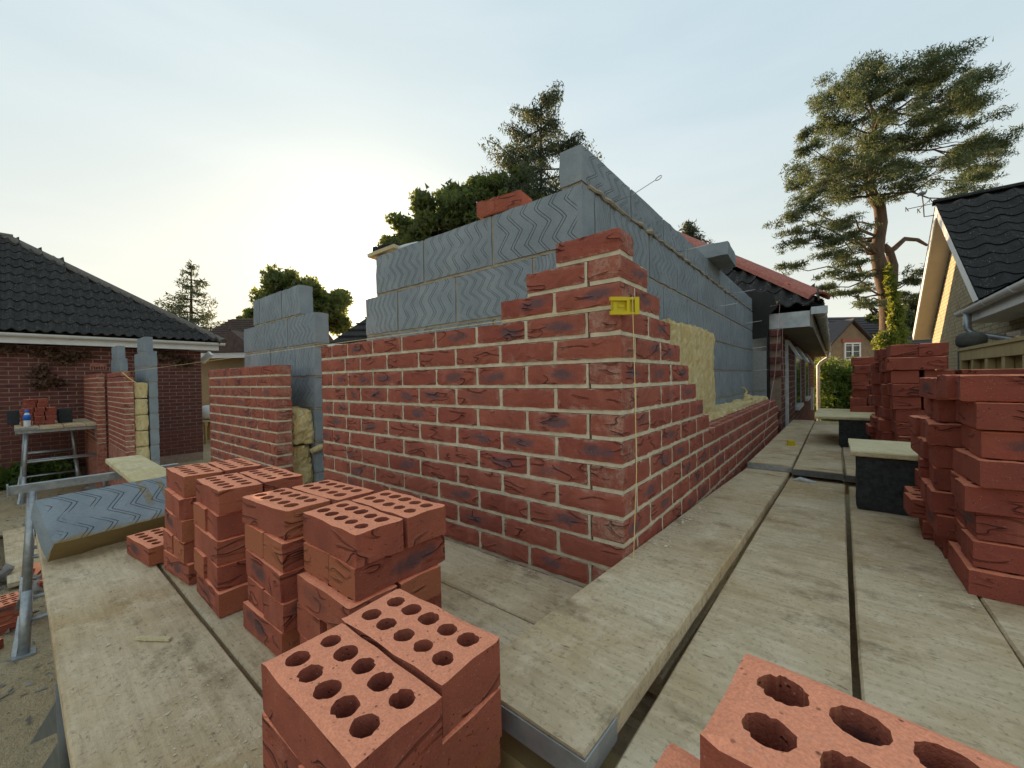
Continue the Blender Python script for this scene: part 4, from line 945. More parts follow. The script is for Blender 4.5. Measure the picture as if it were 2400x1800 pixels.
# windows along the wall
for i,(y0,y1,z0) in enumerate(((4.82,4.87,.6),(6.4,7.6,1.2),(9.0,10.4,1.2))):
    w=MB(); w.box(-.03,.03 if i==0 else .012,y0,y0+.05,z0,2.12)
    if i: w.box(-.03,.012,y1-.05,y1,z0,2.12); w.box(-.03,.010,y0+.051,y1-.051,2.06,2.12); w.box(-.03,.05,y0,y1,z0-.05,z0-.001)
    wo_=part('window_frame',w,M_WHITEW,hb)
    if i: p=MB(); p.box(.002,.008,y0+.051,y1-.051,z0,2.059); part('pane',p,M_GLASS,wo_)
for (yy,n_) in ((4.95,1),(6.5,2),(9.1,2)):
    for k_ in range(n_):
        s_=MB(); a=Vector((.012,yy+k_*.42,2.12)); d=Vector((.13,0,-.24)); s_.obox(a+d/2+Vector((0,.16,0)),d/2,(0,.15,0),Vector((.24,0,.13)).normalized()*.014); part('open_fanlight',s_,M_WHITEW,hb)
mb=MB(); mb.box(.005,.06,11.4,11.75,.8,1.35); part('meter_box',mb,M_WHITE,hb)
# roof: hip from the near eaves corner up to the left
hA=Vector((.30,4.42,2.50)); hB=Vector((-3.1,7.78,5.26))
rf=MB(); rf.add([(.36,4.40,2.44),(.36,BY1+.2,2.44),(-3.1,BY1+.2,5.2),(-3.1,7.8,5.2),(-6.6,4.40,2.44),(-6.6,BY1+.2,2.44)],[(0,1,2,3),(0,3,4),(4,3,2,5),(1,5,2)]); rf.add([(.36,4.40,2.41),(.36,BY1+.2,2.41),(-6.6,BY1+.2,2.41),(-6.6,4.40,2.41)],[(0,1,2,3)]); rb=part('roof',rf,M_TILE,hb)
ridge_run(rb,hA+Vector((.05,-.05,.03)),hB+Vector((0,0,.1)),.13,13,M_RIDGE,'hip_tile')
vh=Vector((0,3.9,3.16)).normalized()
tiles(rb,Vector((-4.2,4.30,2.42)),(1,0,0),vh,.30,.335,TD,lambda u,v:u<4.5-v*.77 and u>.3+v*.75,15,8)
vh2=Vector((-3.96,0,3.16)).normalized()
tiles(rb,Vector((.335,4.5,2.44)),(0,1,0),vh2,.30,.335,TD,lambda u,v:u>v*.77,20,5,90)
mb=MB(); mb.box(-.62,-.02,4.30,4.335,2.47,2.52); part('batten',mb,M_TIMB,rb)
mb=MB(); mb.tube([(.34,4.30,2.48),(.33,4.30,2.60),(.36,4.29,2.63),(.38,4.29,2.62)],.010,6); part('hip_iron',mb,M_STEEL,rb,True)
tag(link('brick',PR_[0],None,loc=(-.60,4.2,2.60),rot=(0,0,.1)),'loose red brick on the far end of the block wall below the hip tiles','brick')
# ================================================================== RIGHT HOUSE WITH GABLE
hr=thing('house','buff brick house with steep gable, white bargeboards and black tile roof at the right','house',(6,10,0))
GX=2.42; vy0,vy1,ay,az_,ev=7.65,13.95,10.8,5.06,2.66
core=MB(); core.prism([(GX+.105,vy0+.25,0),(GX+.105,vy1-.25,0),(GX+.105,vy1-.25,ev),(GX+.105,ay,az_-.16),(GX+.105,vy0+.25,ev)],(7,0,0)); core.box(GX+.105,9,2.0,vy0+.249,0,2.55); part('wall_core',core,M_PLASTER,hr)
mo=MB(); mo.prism([(GX+.005,vy0+.2,0),(GX+.005,vy1-.25,0),(GX+.005,vy1-.25,ev),(GX+.005,ay,az_-.18),(GX+.005,vy0+.2,ev)],(.095,0,0)); mo.box(GX+.005,GX+.1,2.0,vy0+.199,0,2.5); part('mortar',mo,simple('buff_mortar',(.27,.22,.14),(.2,.165,.11),8,.95,.4),hr)
k=0; gl=[]
for c in range(62):
    z=.06+.075*c
    y=2.0 if c%2 else 2.1125
    if z<1.3: continue
    while y<vy1-.4:
        top=az_-.25-abs((y+.107)-ay)*(az_-ev)/(ay-vy0)
        if y<vy0+.1: top=2.45
        if z<top and not (z<1.97 and z>1.55 and 5.05<y+.107<5.6 and False): gl.append((y,z))
        y+=.225
gl.sort(key=lambda q:(abs(q[1]-3.0)+abs(q[0]-8.3)*.4))
for y,z in gl[:300]: link('brick',random.choice(FB),None,hr,loc=(GX+BW/2+random.gauss(0,.0015),y+BL/2,z),rot=(0,0,math.pi/2))
mb=MB()
for y,z in gl[300:]: mb.box(GX+random.gauss(0,.0012),GX+BW,y,y+BL,z-BH/2,z+BH/2)
o=part('brickwork',mb,M_BUFF,hr); o['kind']='stuff'
def slab(a,b,w,h,mat,name,parent,outw=Vector((-1,0,0))):
    m_=MB(); m_.bar(a,b,w,h); return part(name,m_,mat,parent)
BX=2.12
nA=Vector((BX,vy0,ev+.02)); nB=Vector((BX,ay,az_+.04)); nC=Vector((BX,vy1,ev+.02))
up_n=Vector((0,-(az_-ev),(ay-vy0))).normalized()
for nm,a,b in (('near',nA,nB),('far',nC,nB)):
    d=(b-a).normalized(); nn=Vector((0,-d.z,d.y)); 
    if nn.z<0: nn=-nn
    m_=MB(); m_.prism([a,b-d*.0,b-Vector((0,0,.22)),a-nn*.17],(-.022,0,0)); part('bargeboard',m_,M_WHITE,hr)
    m_=MB(); m_.prism([a-nn*.165+Vector((.0005,0,0)),b-Vector((0,0,.215))+Vector((.0005,0,0)),b-Vector((0,0,.2))+Vector((.0005,0,0)),a-nn*.15+Vector((.0005,0,0))],(GX-BX-.002,0,0)); part('verge_soffit',m_,M_CREAM,hr)
rf=MB()
rf.add([(BX-.03,vy0-.1,ev-.02),(BX-.03,ay,az_+.06),(BX-.03,vy1,ev+.06),(9.5,vy0-.1,ev-.02),(9.5,ay,az_+.06),(9.5,vy1,ev+.06)],[(0,3,4,1),(1,4,5,2)]); 
rr2=part('roof',rf,M_TILE,hr)
vv=Vector((0,ay-vy0,az_-ev)).normalized(); sl=math.hypot(ay-vy0,az_-ev)
tiles(rr2,Vector((BX-.06,vy0-.14,ev+.0)),(1,0,0),vv,.33,.345,TE,lambda u,v:v<sl-.02,14,12,200)
ridge_run(rr2,(BX-.06,ay,az_+.10),(7.5,ay,az_+.10),.13,13,M_TILE,'ridge_tile')
# front wing eaves
EXW=1.96
rw=MB(); rw.add([(EXW-.05,1.8,2.62),(EXW-.05,vy0+.3,2.62),(6.0,vy0+.3,5.0),(6.0,1.8,5.0)],[(0,1,2,3)[::-1]]); rw.add([(EXW-.05,1.8,2.60),(EXW-.05,vy0+.3,2.60),(6.0,vy0+.3,4.98),(6.0,1.8,4.98)],[(0,1,2,3)]); rwo=part('wing_roof',rw,M_TILE,hr)
tiles(rwo,Vector((EXW-.07,1.9,2.615)),(0,1,0),Vector((4.05,0,2.38)).normalized(),.33,.345,TE,lambda u,v:True,17,3,60)
mb=MB(); mb.box(EXW+.02,EXW+.04,1.8,vy0+.28,2.40,2.60); part('fascia',mb,M_WHITE,hr); mb=MB(); mb.box(EXW+.041,GX,1.8,vy0+.28,2.405,2.415); part('soffit',mb,M_WHITE,hr)
gutter(hr,(EXW-.04,vy0+.12,2.565),(EXW-.04,1.8,2.565),.058,M_WHITE,joints=6)
mb=MB(); mb.tube([(EXW-.04,vy0-.35,2.50),(EXW-.04,vy0-.35,2.30),(EXW+.0,vy0-.37,2.22),(GX-.09,vy0-1.15,2.02),(GX-.06,vy0-1.2,1.9),(GX-.06,vy0-1.2,.02)],.04,10); part('downpipe',mb,M_GALV,hr,True)
mb=MB(); mb.box(GX-.03,GX+.02,7.3,7.36,1.78,2.24); mb.box(GX-.03,GX+.02,7.8,7.86,1.78,2.24); mb.box(GX-.03,GX+.02,7.361,7.799,2.18,2.24); mb.box(GX-.05,GX+.02,7.28,7.88,1.73,1.779); wf=part('window_frame',mb,M_WHITE,hr)
mb=MB(); mb.box(GX-.018,GX-.008,7.361,7.799,1.78,2.179); part('pane',mb,M_GLASS,wf)
# weather vane
wv=thing('weather_vane','black weather vane with bird and compass arms on the gable tip','weather vane',(1.95,10.9,5.0))
c=PX(2160,500,8.4); mb=MB(); mb.tube([PX(2193,504,8.35),PX(2166,508,8.4),PX(2164,482,8.4),PX(2161,455,8.4)],.011,6); part('mast',mb,M_STEEL,wv,True)
o=PX(2164,482,8.4); mb=MB()
for d in (Vector((.24,.05,.02)),Vector((-.24,-.05,-.02)),Vector((.05,-.28,.0)),Vector((-.05,.28,0))): mb.tube([o,o+d],.008,5)
part('compass_arm',mb,M_STEEL,wv,True); mb=MB()
for d in (Vector((.27,.05,.02)),Vector((-.27,-.05,-.02)),Vector((.05,-.31,0)),Vector((-.05,.31,0))):
    q=o+d; mb.bar(q+Vector((0,0,-.05)),q+Vector((0,0,.05)),.014,.010); mb.bar(q+Vector((.0,0,.045)),q+RT*.06+Vector((0,0,-.04)),.012,.010)
part('compass_letter',mb,M_STEEL,wv)
q=PX(2161,455,8.4); mb=MB(); mb.tube([q-RT*.09+UP*-.05,q-RT*.05,q+UP*.015,q+RT*.05+UP*.02,q+RT*.09+UP*.055,q+RT*.10+UP*.10],[.010,.035,.045,.035,.016,.008],8); mb.bar(q+UP*.03,q+RT*-.02+UP*.13,.012,.012); part('bird',mb,M_STEEL,wv,True)
# ================================================================== FENCE ON THE RIGHT
fe=thing('fence','pale timber fence with rails and boards behind the right hand bricks','fence',(1.4,3,0))
FX=1.42
mb=MB(); mb.box(FX-.05,FX-.002,1.0,4.45,1.80,1.885); part('rail',mb,M_TIMB,fe)
mb=MB(); mb.box(FX-.06,FX+.10,1.0,4.46,1.886,1.912); part('capping',mb,M_TIMB,fe)
mb=MB(); mb.box(FX-.05,FX-.002,1.0,4.45,.95,1.03); part('rail',mb,M_TIMB,fe)
for i in range(26):
    y=1.05+.131*i; mb=MB(); mb.box(FX,FX+.018,y,y+.128,.1,1.884); part('fence_board',mb,M_TIMBD,fe)
for i in range(9):
    y=1.2+.40*i; mb=MB(); mb.box(FX-.045,FX-.003,y,y+.07,1.0305,1.799); part('stile',mb,M_TIMB,fe)
po=thing('gate_post','dark rounded grey post behind the fence end','post',(1.45,4.62,0)); mb=MB(); mb.box(1.40,1.55,4.55,4.70,0,1.93); part('shaft',mb,M_POST,po)
part('cap',lathe([(.075,0),(.10,.02),(.105,.06),(.10,.10),(.075,.13),(.02,.14)],(1.475,4.62,1.9305),16),M_POST,po,True)
# ================================================================== FAR HOUSE BEHIND THE HEDGE
fh=thing('house','distant brick house with dark slate gable roof behind the hedge','house',(4,30,0))
M_FARB=simple('far_brick',(.30,.215,.14),(.20,.145,.10),3,.95,.3); M_SLATE=simple('slate',(.075,.065,.072),(.05,.045,.05),1.2,.8,.3,.01)
def PT(x,y,t): return PX(x,y,t)
T=30.; e1=PT(1900,815,T); e2=PT(2050,815,T); ex_=(e2-e1); ex_.z=0; ex_.normalize(); bk=Vector((-ex_.y,ex_.x,0))
if bk.dot(FW)<0: bk=-bk
zE=e1.z-.1; O_=Vector((e1.x,e1.y,0)); W_=11
mb=MB(); mb.obox(O_+ex_*(W_/2)+bk*4+Vector((0,0,zE/2)),ex_*(W_/2),bk*4,(0,0,zE/2)); part('wall',mb,M_FARB,fh)
rise=2.9; mb=MB(); a=O_+Vector((0,0,zE))-bk*.4-ex_*.3; mb.prism([a,a+bk*8.8,a+bk*4.4+Vector((0,0,rise))],ex_*(W_+.6)); fr=part('roof',mb,M_SLATE,fh)
for i in range(12):
    m_=MB(); p=a-ex_*.0+bk*(4.4*i/12)+Vector((0,0,rise*i/12+.03)); m_.bar(p,p+ex_*(W_+.6),.02,.06); part('slate_course',m_,M_SLATE,fr)
# small front gable
gO=O_-bk*1.2+ex_*.25; gw=3.6
mb=MB(); mb.prism([gO+Vector((0,0,.0)),gO+ex_*gw,gO+ex_*gw+Vector((0,0,zE-.1)),gO+ex_*(gw/2)+Vector((0,0,zE+1.75)),gO+Vector((0,0,zE-.1))],bk*1.19); part('front_gable',mb,M_FARB,fh)
for s in (0,1):
    a0=gO-bk*.25+(ex_*(-.3) if s==0 else ex_*(gw+.3))+Vector((0,0,zE-.35)); b0=gO-bk*.25+ex_*(gw/2)+Vector((0,0,zE+1.9)); m_=MB(); m_.prism([a0,b0,b0+Vector((0,0,.16)),a0+Vector((0,0,.16))],bk*3.2); part('gable_roof',m_,M_SLATE,fh)
wc=PT(1962,824,T-1.5); 
def faceframe(c,w,h,parent,nrm_):
    m_=MB(); 
    for sx_ in (-1,0,1): m_.obox(c+ex_*(sx_*(w/2-.04)),ex_*.05,nrm_*.05,(0,0,h/2))
    for sz in (-1,1): m_.obox(c+Vector((0,0,sz*(h/2-.04))),ex_*(w/2+.012),nrm_*.06,(0,0,.05))
    for sz in (-.33,0,.33): m_.obox(c+Vector((0,0,sz*h)),ex_*(w/2-.09),nrm_*.03,(0,0,.018))
    f_=part('window_frame',m_,M_WHITE,parent); m_=MB(); m_.obox(c+nrm_*.035,ex_*(w/2-.02),nrm_*.012,(0,0,h/2-.02)); part('pane',m_,M_GLASS,f_)
gc=gO+ex_*(gw/2)-bk*.05; faceframe(Vector((gc.x,gc.y,wc.z)),1.15,1.25,fh,bk)
m_=MB(); m_.obox(Vector((gc.x,gc.y,wc.z+.78)),ex_*.72,bk*.03,(0,0,.13)); part('red_lintel',m_,M_RIDGE,fh)
m_=MB(); m_.tube([O_+ex_*(gw+1.5)-bk*.08+Vector((0,0,zE)),O_+ex_*(gw+1.5)-bk*.08],.05,8); part('downpipe',m_,M_BLACK,fh,True)
m_=MB(); m_.bar(O_+ex_*(gw+1.3)-bk*.45+Vector((0,0,zE-.05)),O_+ex_*W_-bk*.45+Vector((0,0,zE-.05)),.1,.14); part('fascia',m_,M_WHITE,fh)
# ================================================================== BACK LEFT HOUSES
def backhouse(label,px0,px1,pyr,pye,t0,depth,mat,wallmat,hip=0.):
    a=PX(px0,pye,t0); b=PX(px1,pye,t0); e=b-a; e.z=0; Lh=e.length; e.normalize(); k_=Vector((-e.y,e.x,0)); 
    if k_.dot(FW)<0: k_=-k_
    zE=(a.z+b.z)/2; zR=PX((px0+px1)/2,pyr,t0+depth/2).z
    h=thing('house',label,'house',((a.x+b.x)/2,(a.y+b.y)/2,0)); A=Vector((a.x,a.y,0))
    m_=MB(); m_.obox(A+e*(Lh/2)+k_*(depth/2)+Vector((0,0,zE/2-.06)),e*(Lh/2-.3),k_*(depth/2-.35),(0,0,zE/2-.06)); part('wall',m_,wallmat,h)
    z=Vector((0,0,1)); p=[A+z*zE,A+e*Lh+z*zE,A+e*Lh+k_*depth+z*zE,A+k_*depth+z*zE,A+e*hip+k_*(depth/2)+z*zR,A+e*(Lh-hip)+k_*(depth/2)+z*zR]
    m_=MB(); m_.add(p,[(0,1,5,4),(1,2,5),(2,3,4,5),(3,0,4),(3,2,1,0)]); r_=part('roof',m_,mat,h)
    sl_=(p[4]-p[0]); n_=14
    for i in range(n_):     # tile courses stand proud
        f0=i/n_; q0=p[0].lerp(p[4],f0); q1=p[1].lerp(p[5],f0); m_=MB(); m_.bar(q0+z*.03-k_*.02,q1+z*.03-k_*.02,.05,.035); part('tile_course',m_,mat,r_)
    m_=MB(); m_.bar(A+z*(zE-.10)-k_*.03,A+e*Lh+z*(zE-.10)-k_*.03,.05,.17); part('fascia',m_,M_WHITE,h)
    return h,A,e,k_,zE
h2,A,e,k_,zE=backhouse('brown tiled house roof with white eaves between the left house and the block jamb',395,640,748,826,13.,6.,M_BTILE,simple('pale_brick',(.3,.26,.18),(.24,.2,.14),4,.9,.3))
gp=PX(540,826,12.9); gp.z=0; m_=MB(); z=Vector((0,0,1)); m_.prism([gp+z*zE-e*.9,gp+z*zE+e*.9,gp+z*(zE+.72)],k_*1.6); part('gablet',m_,M_BTILE,h2)
m_=MB(); f_=gp+z*(zE+.72); m_.tube([f_,f_+z*.18,f_+z*.30],[.05,.03,.05],6); part('finial',m_,M_BTILE,h2)
backhouse('dark tiled roof slope glimpsed right of the block jamb',768,1240,640,802,11.,8.,M_LICH,M_FARB,2.2)
# things glimpsed in the gap left of the brick panel
t_=14.; 
g1=thing('covered_trailer','navy covered trailer glimpsed in the gap beside the brick panel','trailer',PX(492,1040,t_)); c=PX(495,925,t_)
m_=MB(); m_.obox(c,RT*.35,FW*.6,(0,0,.25)); m_.obox(c+Vector((0,0,.27)),RT*.30,FW*.5,(0,0,.03)); part('cover',m_,M_NAVY,g1)
c2_=PX(495,985,t_); m_=MB(); m_.obox(c2_,RT*.35,FW*.55,(0,0,.22)); part('body',m_,M_BLACK,g1)
for s in (-1,1):
    m_=MB(); w_=PX(495,1040,t_)+FW*(.35*s); w_.z=.3; m_.tube([w_-RT*.1,w_+RT*.1],.3,16); part('wheel',m_,M_BLACK,g1,True)
sk=lathe([(.16,0),(.22,.05),(.24,.2),(.2,.34),(.1,.40),(.03,.41)],PX(488,962,t_-2)+Vector((0,0,-.25)),12); tag(part('white_sack',sk,M_WHITE,None,True),'bright white sack glimpsed in the gap beside the brick panel','sack')
m_=MB(); p_=PX(485,1020,t_-2.2); 
for i in range(5): m_.obox(Vector((p_.x,p_.y,.62+.0*i))+RT*(.13*i-.26),RT*.06,FW*.5,(0,0,.012))
for i in range(3): m_.obox(Vector((p_.x,p_.y,.56))+FW*(.45*(i-1)),RT*.34,FW*.05,(0,0,.045))
for i in range(6): m_.obox(Vector((p_.x,p_.y,.26))+FW*(.45*(i%3-1))+RT*(.3 if i<3 else -.3),RT*.03,FW*.03,(0,0,.26))
tag(part('timber_bench',m_,M_TIMB,None),'pale timber bench low in the gap beside the brick panel','bench')
# white gutter elbow on the left house corner
m_=MB(); a=PX(474,848,10.2); b=PX(494,828,10.2); m_.bar(a,b,.09,.12); tag(part('gutter_length',m_,M_WHITE,None),'short tilted white gutter piece at the corner of the left house','gutter')
# ================================================================== VEGETATION
def leaves(cl,n,size,seed,flat=1.,asp=.45,shell=.35,updir=None,droop=0.):
    rg=np.random.default_rng(seed); w=np.array([c[1][0]*c[1][1]*c[1][2] for c in cl])**.7; k=rg.choice(len(cl),n,p=w/w.sum())
    C=np.array([c[0] for c in cl])[k]; R=np.array([c[1] for c in cl])[k]
    d=rg.normal(0,1,(n,3)); d/=np.linalg.norm(d,axis=1,keepdims=True); r=(shell+(1-shell)*rg.random(n))**.6
    P=C+d*R*r[:,None]*(1+rg.normal(0,.08,(n,1)))
    a=rg.normal(0,1,(n,3)); a[:,2]*=flat; a[:,2]-=droop; a/=np.linalg.norm(a,axis=1,keepdims=True); b=np.cross(a,rg.normal(0,1,(n,3))); b/=np.maximum(np.linalg.norm(b,axis=1,keepdims=True),1e-6)
    s=size*rg.uniform(.55,1.35,(n,1)); return np.stack([P-b*s*asp,P+b*s*asp,P+a*s*1.5],1)
def limb(mb,pts,r0_,r1_,n=6): 
    k=len(pts); mb.tube(pts,[r0_+(r1_-r0_)*i/(k-1) for i in range(k)],n)
def wob(a,b,k,amp,rs):
    a,b=Vector(a),Vector(b); L=(b-a).length; out=[]
    for i in range(k+1):
        t=i/k; e=amp*L*math.sin(math.pi*t); out.append(a.lerp(b,t)+Vector((rs.gauss(0,1),rs.gauss(0,1),rs.gauss(0,1)))*e*.5)
    return out
# --- the tall pine
TP=20.; rs=random.Random(3)
def z2(x,y,t=TP): return PX(1780+x/3.568,450+y/3.568,t)
def z1(x,y,t=TP): return PX(1780+x/3.318,108+y/3.318,t)
pine=thing('pine_tree','tall wind swept Scots pine with ivied trunk at the right','tree',(z2(1095,1300).x,z2(1095,1300).y,0))
b0=z2(1095,1300); b0.z=0
mb=MB(); tr=[b0,z2(1095,1250),z2(1090,1050),z2(1070,850),z2(1020,680),z2(985,520),z2(1000,380),z2(1020,260),z2(1005,130),z1(885,1170),z1(850,1080),z1(870,950),z1(900,820),z1(885,680),z1(905,560),z1(850,430)]
mb.tube(tr,[.48,.44,.40,.37,.32,.27,.25,.245,.24,.23,.20,.18,.15,.12,.09,.05],12)
t2=[z2(1075,900,TP+.3),z2(1100,760,TP+.4),z2(1115,620,TP+.5),z2(1090,500,TP+.5),z2(1130,470,TP+.6),z2(1215,392,TP+.8),z2(1320,400,TP+1.),z2(1400,445,TP+1.2)]
mb.tube(t2,[.30,.27,.22,.17,.13,.11,.09,.06],10)
mb.tube([z2(1090,500,TP+.5),z2(1040,450,TP+.5)],[.17,.15],8)
pads=[(1450,150,200,80),(1000,200,240,70),(700,290,200,80),(1550,320,150,90),(1250,250,220,70),(560,430,140,90),(760,440,150,55),(1500,500,180,80),(400,670,90,75),(1130,690,170,50),(1430,670,240,58),(1760,740,200,50),(410,800,95,55),(860,760,120,60),(640,850,160,50),(1000,830,120,45),(1620,820,200,34),(500,980,150,55),(800,940,180,62),(1090,930,150,50),(1720,950,140,52),(1660,1040,120,38),(300,1080,100,42),(450,1110,140,42),(1050,1010,180,36),(690,1060,130,40),(340,1210,110,42),(590,1180,130,36),(1090,1120,120,36),(1560,1160,130,28),(1000,430,120,40),(1300,420,120,46),(1250,560,130,40),(650,600,120,40)]
cl=[]; 
def pad(p,rx,ry,t,k=5):
    c=p
    for i in range(3):
        q=c+RT*rs.uniform(-1.15,1.15)*rx+UP*rs.uniform(-1.3,1.1)*ry+FW*rs.uniform(-1,1)*rx; s=rs.uniform(.3,.5); cl.append((np.array(q),np.array([rx*s,rx*s,ry*s])))
    for i in range(k):
        q=c+RT*rs.uniform(-.6,.6)*rx+UP*rs.uniform(-.45,.45)*ry+FW*rs.uniform(-.9,.9)*rx; s=rs.uniform(.4,.75); cl.append((np.array(q),np.array([rx*s,rx*s,ry*s*.95])))
for (x,y,rx,ry) in pads:
    t=TP+rs.uniform(-2.2,2.2); p=z1(x,y,t); RX,RY=rx/3.318/FPX*t,ry/3.318/FPX*t; pad(p,RX,RY,t,6)
    # limb from the nearest trunk point
    q=min(tr[9:],key=lambda v:(v-p).length+max(0,(v.z-p.z))*1.5); limb(mb,wob(q,p,5,.10,rs),.06,.015)
for (x,y,rx,ry) in [(250,230,120,45),(420,150,150,45),(300,320,130,40),(650,260,180,50),(760,340,140,50),(450,380,140,40),(300,430,120,36),(250,620,120,55),(620,420,140,40),(740,500,140,50),(860,430,90,40),(560,520,110,40),(740,600,150,28),(620,680,110,40),(760,720,130,40),(560,800,110,40),(720,850,140,38),(880,800,100,34),(1250,900,110,60),(1290,680,80,50),(1240,760,90,40),(1180,870,90,40),(880,940,110,34)]:
    t=TP+rs.uniform(-2,2.); p=z2(x,y,t); RX,RY=rx/3.568/FPX*t,ry/3.568/FPX*t; pad(p,RX,RY,t,6)
    q=min(tr[3:11],key=lambda v:(v-p).length+max(0,(v.z-p.z))*.6); limb(mb,wob(q,p,5,.10,rs),.055,.014)
hull=[(450,480),(700,200),(1000,130),(1450,60),(1640,180),(1710,450),(1650,640),(1980,720),(1850,900),(1750,1080),(1400,1160),(1000,1200),(700,1250),(250,1230),(180,1080),(320,850),(320,700)]
def inh(x,y):
    c=False
    for i in range(len(hull)):
        (x1,y1),(x2,y2)=hull[i],hull[i-1]
        if (y1>y)!=(y2>y) and x<(x2-x1)*(y-y1)/(y2-y1)+x1: c=not c
    return c
nf=0
while nf<170:
    x,y=rs.uniform(150,2000),rs.uniform(60,1260)
    if not inh(x,y): continue
    t=TP+rs.gauss(0,1.6); q=z1(x,y,t); rr_=rs.uniform(.28,.62); cl.append((np.array(q),np.array([rr_,rr_,rr_*rs.uniform(.45,.8)]))); nf+=1
    if nf%3==0:
        b_=min(tr[9:],key=lambda v:(v-q).length+max(0,(v.z-q.z))*1.5); limb(mb,wob(b_.lerp(q,.45),q,4,.10,rs),.028,.01,5)
part('trunk',mb,M_BARK,pine,True)
tri_obj('crown',leaves(cl,135000,.11,5,1.1,.18,.0),M_PINE,pine)
iv=[]
for i in range(70):
    u=rs.random(); y=620+u*640; xc=1060+45*(y-620)/640+ (20 if y>850 else 0); w=(18+60*min(1,(y-600)/420)); t=TP-.35-rs.uniform(0,.25); p=z2(xc+rs.uniform(-.2,1.2)*w*.7+8,y,t); iv.append((np.array(p),np.array([.22,.22,.28])*(.7+.8*u)))
for i in range(16): iv.append((np.array(z2(1000+rs.uniform(0,130),1200+rs.uniform(0,90),TP-.6)),np.array([.4,.4,.3])))
tag(tri_obj('ivy',leaves(iv,5200,.10,8,1.,.5,.2),M_IVY),'bright green ivy climbing the pine trunk','ivy')
# --- generic conifer / broadleaf
def broad(name,label,base,crown,n,size,mat,seed,bark=M_BARKD,tw=.3):
    t=thing(name,label,'tree',(base.x,base.y,0)); rs=random.Random(seed); mb=MB(); z0=min(c[0][2]-c[1][2] for c in crown); zc=sum(c[0][2] for c in crown)/len(crown)
    mid=Vector((base.x,base.y,0)); top=Vector((sum(c[0][0] for c in crown)/len(crown),sum(c[0][1] for c in crown)/len(crown),zc)); limb(mb,wob(mid,top,6,.03,rs),tw,tw*.4,8)
    for c,r in crown: limb(mb,wob(mid.lerp(top,rs.uniform(.6,.95)),Vector(c),5,.1,rs),tw*.35,.02,5)
    part('trunk',mb,bark,t,True); tri_obj('crown',leaves(crown,n,size,seed,1.,.5,.35),mat,t); return t
def blob(list_,t,sc,k,seed,dep=1.):
    rs=random.Random(seed); out=[]
    for (x,y,rx,ry) in list_:
        RX,RY=rx/FPX*t,ry/FPX*t
        for i in range(k):
            q=PX(x+rs.uniform(-.6,.6)*rx,y+rs.uniform(-.6,.6)*ry,t+rs.uniform(-1,1)*RX*dep); s=rs.uniform(.2,.5)*sc; m_=min(RX,RY)*1.25; out.append((np.array(q),np.array([m_*s,m_*s,m_*s*.8])))
    return out
broad('oak_tree','dark leafy oak behind the block wall left of the tall conifer',PX(1080,900,19),blob([(960,540,70,45),(1040,490,85,55),(1110,510,90,60),(930,580,45,30),(1190,500,80,70),(1000,580,90,35),(1250,520,70,60),(1130,570,120,40),(1130,450,60,40),(1190,440,60,50),(1060,450,50,30)],19.,1.,20,2),40000,.135,M_OAK,11)
broad('ash_tree','leafy tree with sunlit edge behind the block jamb',PX(700,900,24),blob([(660,665,45,35),(720,690,60,40),(770,720,50,40),(640,720,45,40),(700,740,70,45),(790,760,30,25),(600,740,25,18)],24.,1.2,20,4),26000,.16,M_OAK,13)
broad('garden_tree','small pale tree top between the brown roof and the block jamb',PX(575,900,30),blob([(572,745,16,12),(590,752,14,9)],30.,1.,6,6),1500,.15,M_OAK,15)
def conifer(name,label,px,pyt,pyb,wpx,t,n,size,mat,seed,trunk=.22,droop=.5,rows_=13,gap=.0,lean=0,ex_p=.75):
    rs=random.Random(seed); top=PX(px+lean,pyt,t); bot=PX(px,pyb,t); base=Vector((bot.x,bot.y,0)); th_=thing(name,label,'tree',tuple(base)); mb=MB(); limb(mb,[base,bot,bot.lerp(top,.5),top],trunk,.02,8); cl=[]
    H=(top-bot).length; Wd=wpx/FPX*t
    for i in range(rows_):
        f=(i+.6)/rows_; c=top.lerp(bot,f)
        nb=4+int(5*f)
        for k_ in range(nb):
            a=rs.uniform(0,6.28); L=Wd*(f**ex_p)*rs.uniform(.5,1.1); rise=H*.035*rs.uniform(.2,1.6)*(1-f*.4); e=c+Vector((math.cos(a)*L,math.sin(a)*L,rise)); p=[c,c.lerp(e,.5)+Vector((0,0,-L*.10)),e]; limb(mb,p,.05,.012,5)
            for q in range(5):
                g_=.25+.75*(q+.5)/5; pos=c.lerp(e,g_)+Vector((rs.gauss(0,.12),rs.gauss(0,.12),-L*.10*math.sin(math.pi*g_)-.12)); cl.append((np.array(pos),np.array([.22+.10*L,.22+.10*L,.20+.06*L])))
    part('trunk',mb,M_BARKD,th_,True); tri_obj('crown',leaves(cl,n,size,seed,1.2,.22,.15,None,droop),mat,th_)
conifer('fir_tree','tall ragged conifer rising behind the block corner',1268,218,620,205,20.,56000,.12,M_FIR,21,.20,1.0,17,ex_p=.46)
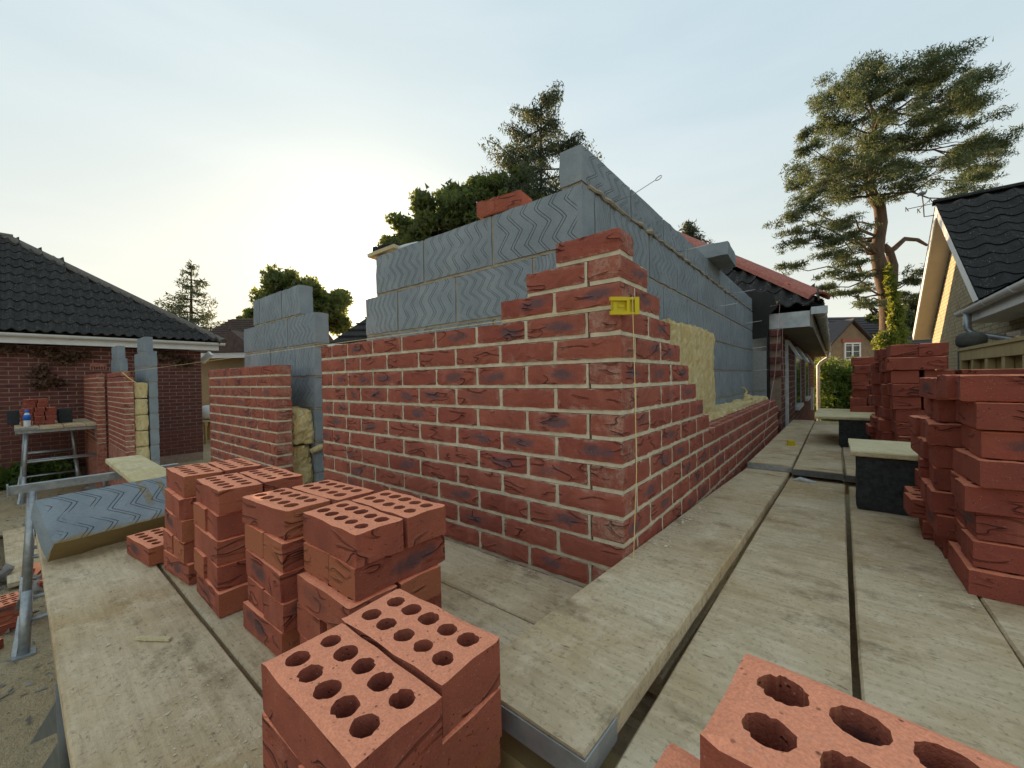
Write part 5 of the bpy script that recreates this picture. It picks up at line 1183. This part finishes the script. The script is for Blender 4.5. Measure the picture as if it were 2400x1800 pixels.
conifer('spruce_tree','slender open spruce behind the left house roof',448,616,800,95,34.,5200,.19,M_FIR,23,.25,.4,12)
conifer('spruce_tree','dark conifer tip showing just above the block wall near the red hip tiles',1614,516,600,55,26.,4500,.15,M_FIR,25,.2,.1,8)
broad('garden_tree','dark bushy tree behind the gable house left side',PX(2120,900,30),blob([(2120,760,40,35),(2070,740,50,22),(2150,720,25,40),(2020,700,20,8)],30.,1.,8,8),9000,.16,M_PINE,17)
# --- hedge
hg=thing('hedge','thick clipped green hedge behind the lawn, sunlit along its top','hedge',tuple(PX(1985,930,13.5)))
hc=[]
rs=random.Random(9)
for i in range(150):
    x=1900+rs.random()*190; t=13.5+rs.uniform(0,1.2); zt_=rs.uniform(.15,2.12); p=PX(x,880,t); p.z=zt_; hc.append((np.array(p),np.array([.32,.32,.22])))
tri_obj('foliage',leaves(hc,26000,.055,31,1.,.55,.3),M_HEDGE,hg)
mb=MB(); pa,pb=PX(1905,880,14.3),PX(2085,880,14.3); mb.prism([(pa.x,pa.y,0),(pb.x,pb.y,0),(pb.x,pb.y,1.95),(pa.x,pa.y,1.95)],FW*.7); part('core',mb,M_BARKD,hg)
# --- dead creeper on the left house and weeds at its foot
cr=[]
for (y,z,ry,rz_) in ((-.62,2.30,.25,.10),(-.45,2.20,.2,.12),(-.75,1.95,.16,.16),(-.72,1.75,.14,.12),(-.55,1.78,.15,.08),(-.3,2.28,.25,.08),(.95,2.3,.35,.10),(1.3,2.2,.2,.12),(.75,2.28,.25,.08),(-1.1,2.35,.3,.06)):
    cr.append((np.array([HX+.05,y,z]),np.array([.05,ry,rz_])))
cre=tag(tri_obj('dead_creeper',leaves(cr,1500,.045,41,1.,.6,.1),M_DEAD),'dried brown creeper leaves clinging to the left house wall under the gutter','creeper')
wd_=[(np.array([-10.3,-1.15+.2*i,.15+.1*(i%2)]),np.array([.18,.2,.2])) for i in range(4)]
tag(tri_obj('weed',leaves(wd_,900,.07,43,1.,.6,.2),M_HEDGE),'dark green weeds at the foot of the left house wall','weeds')
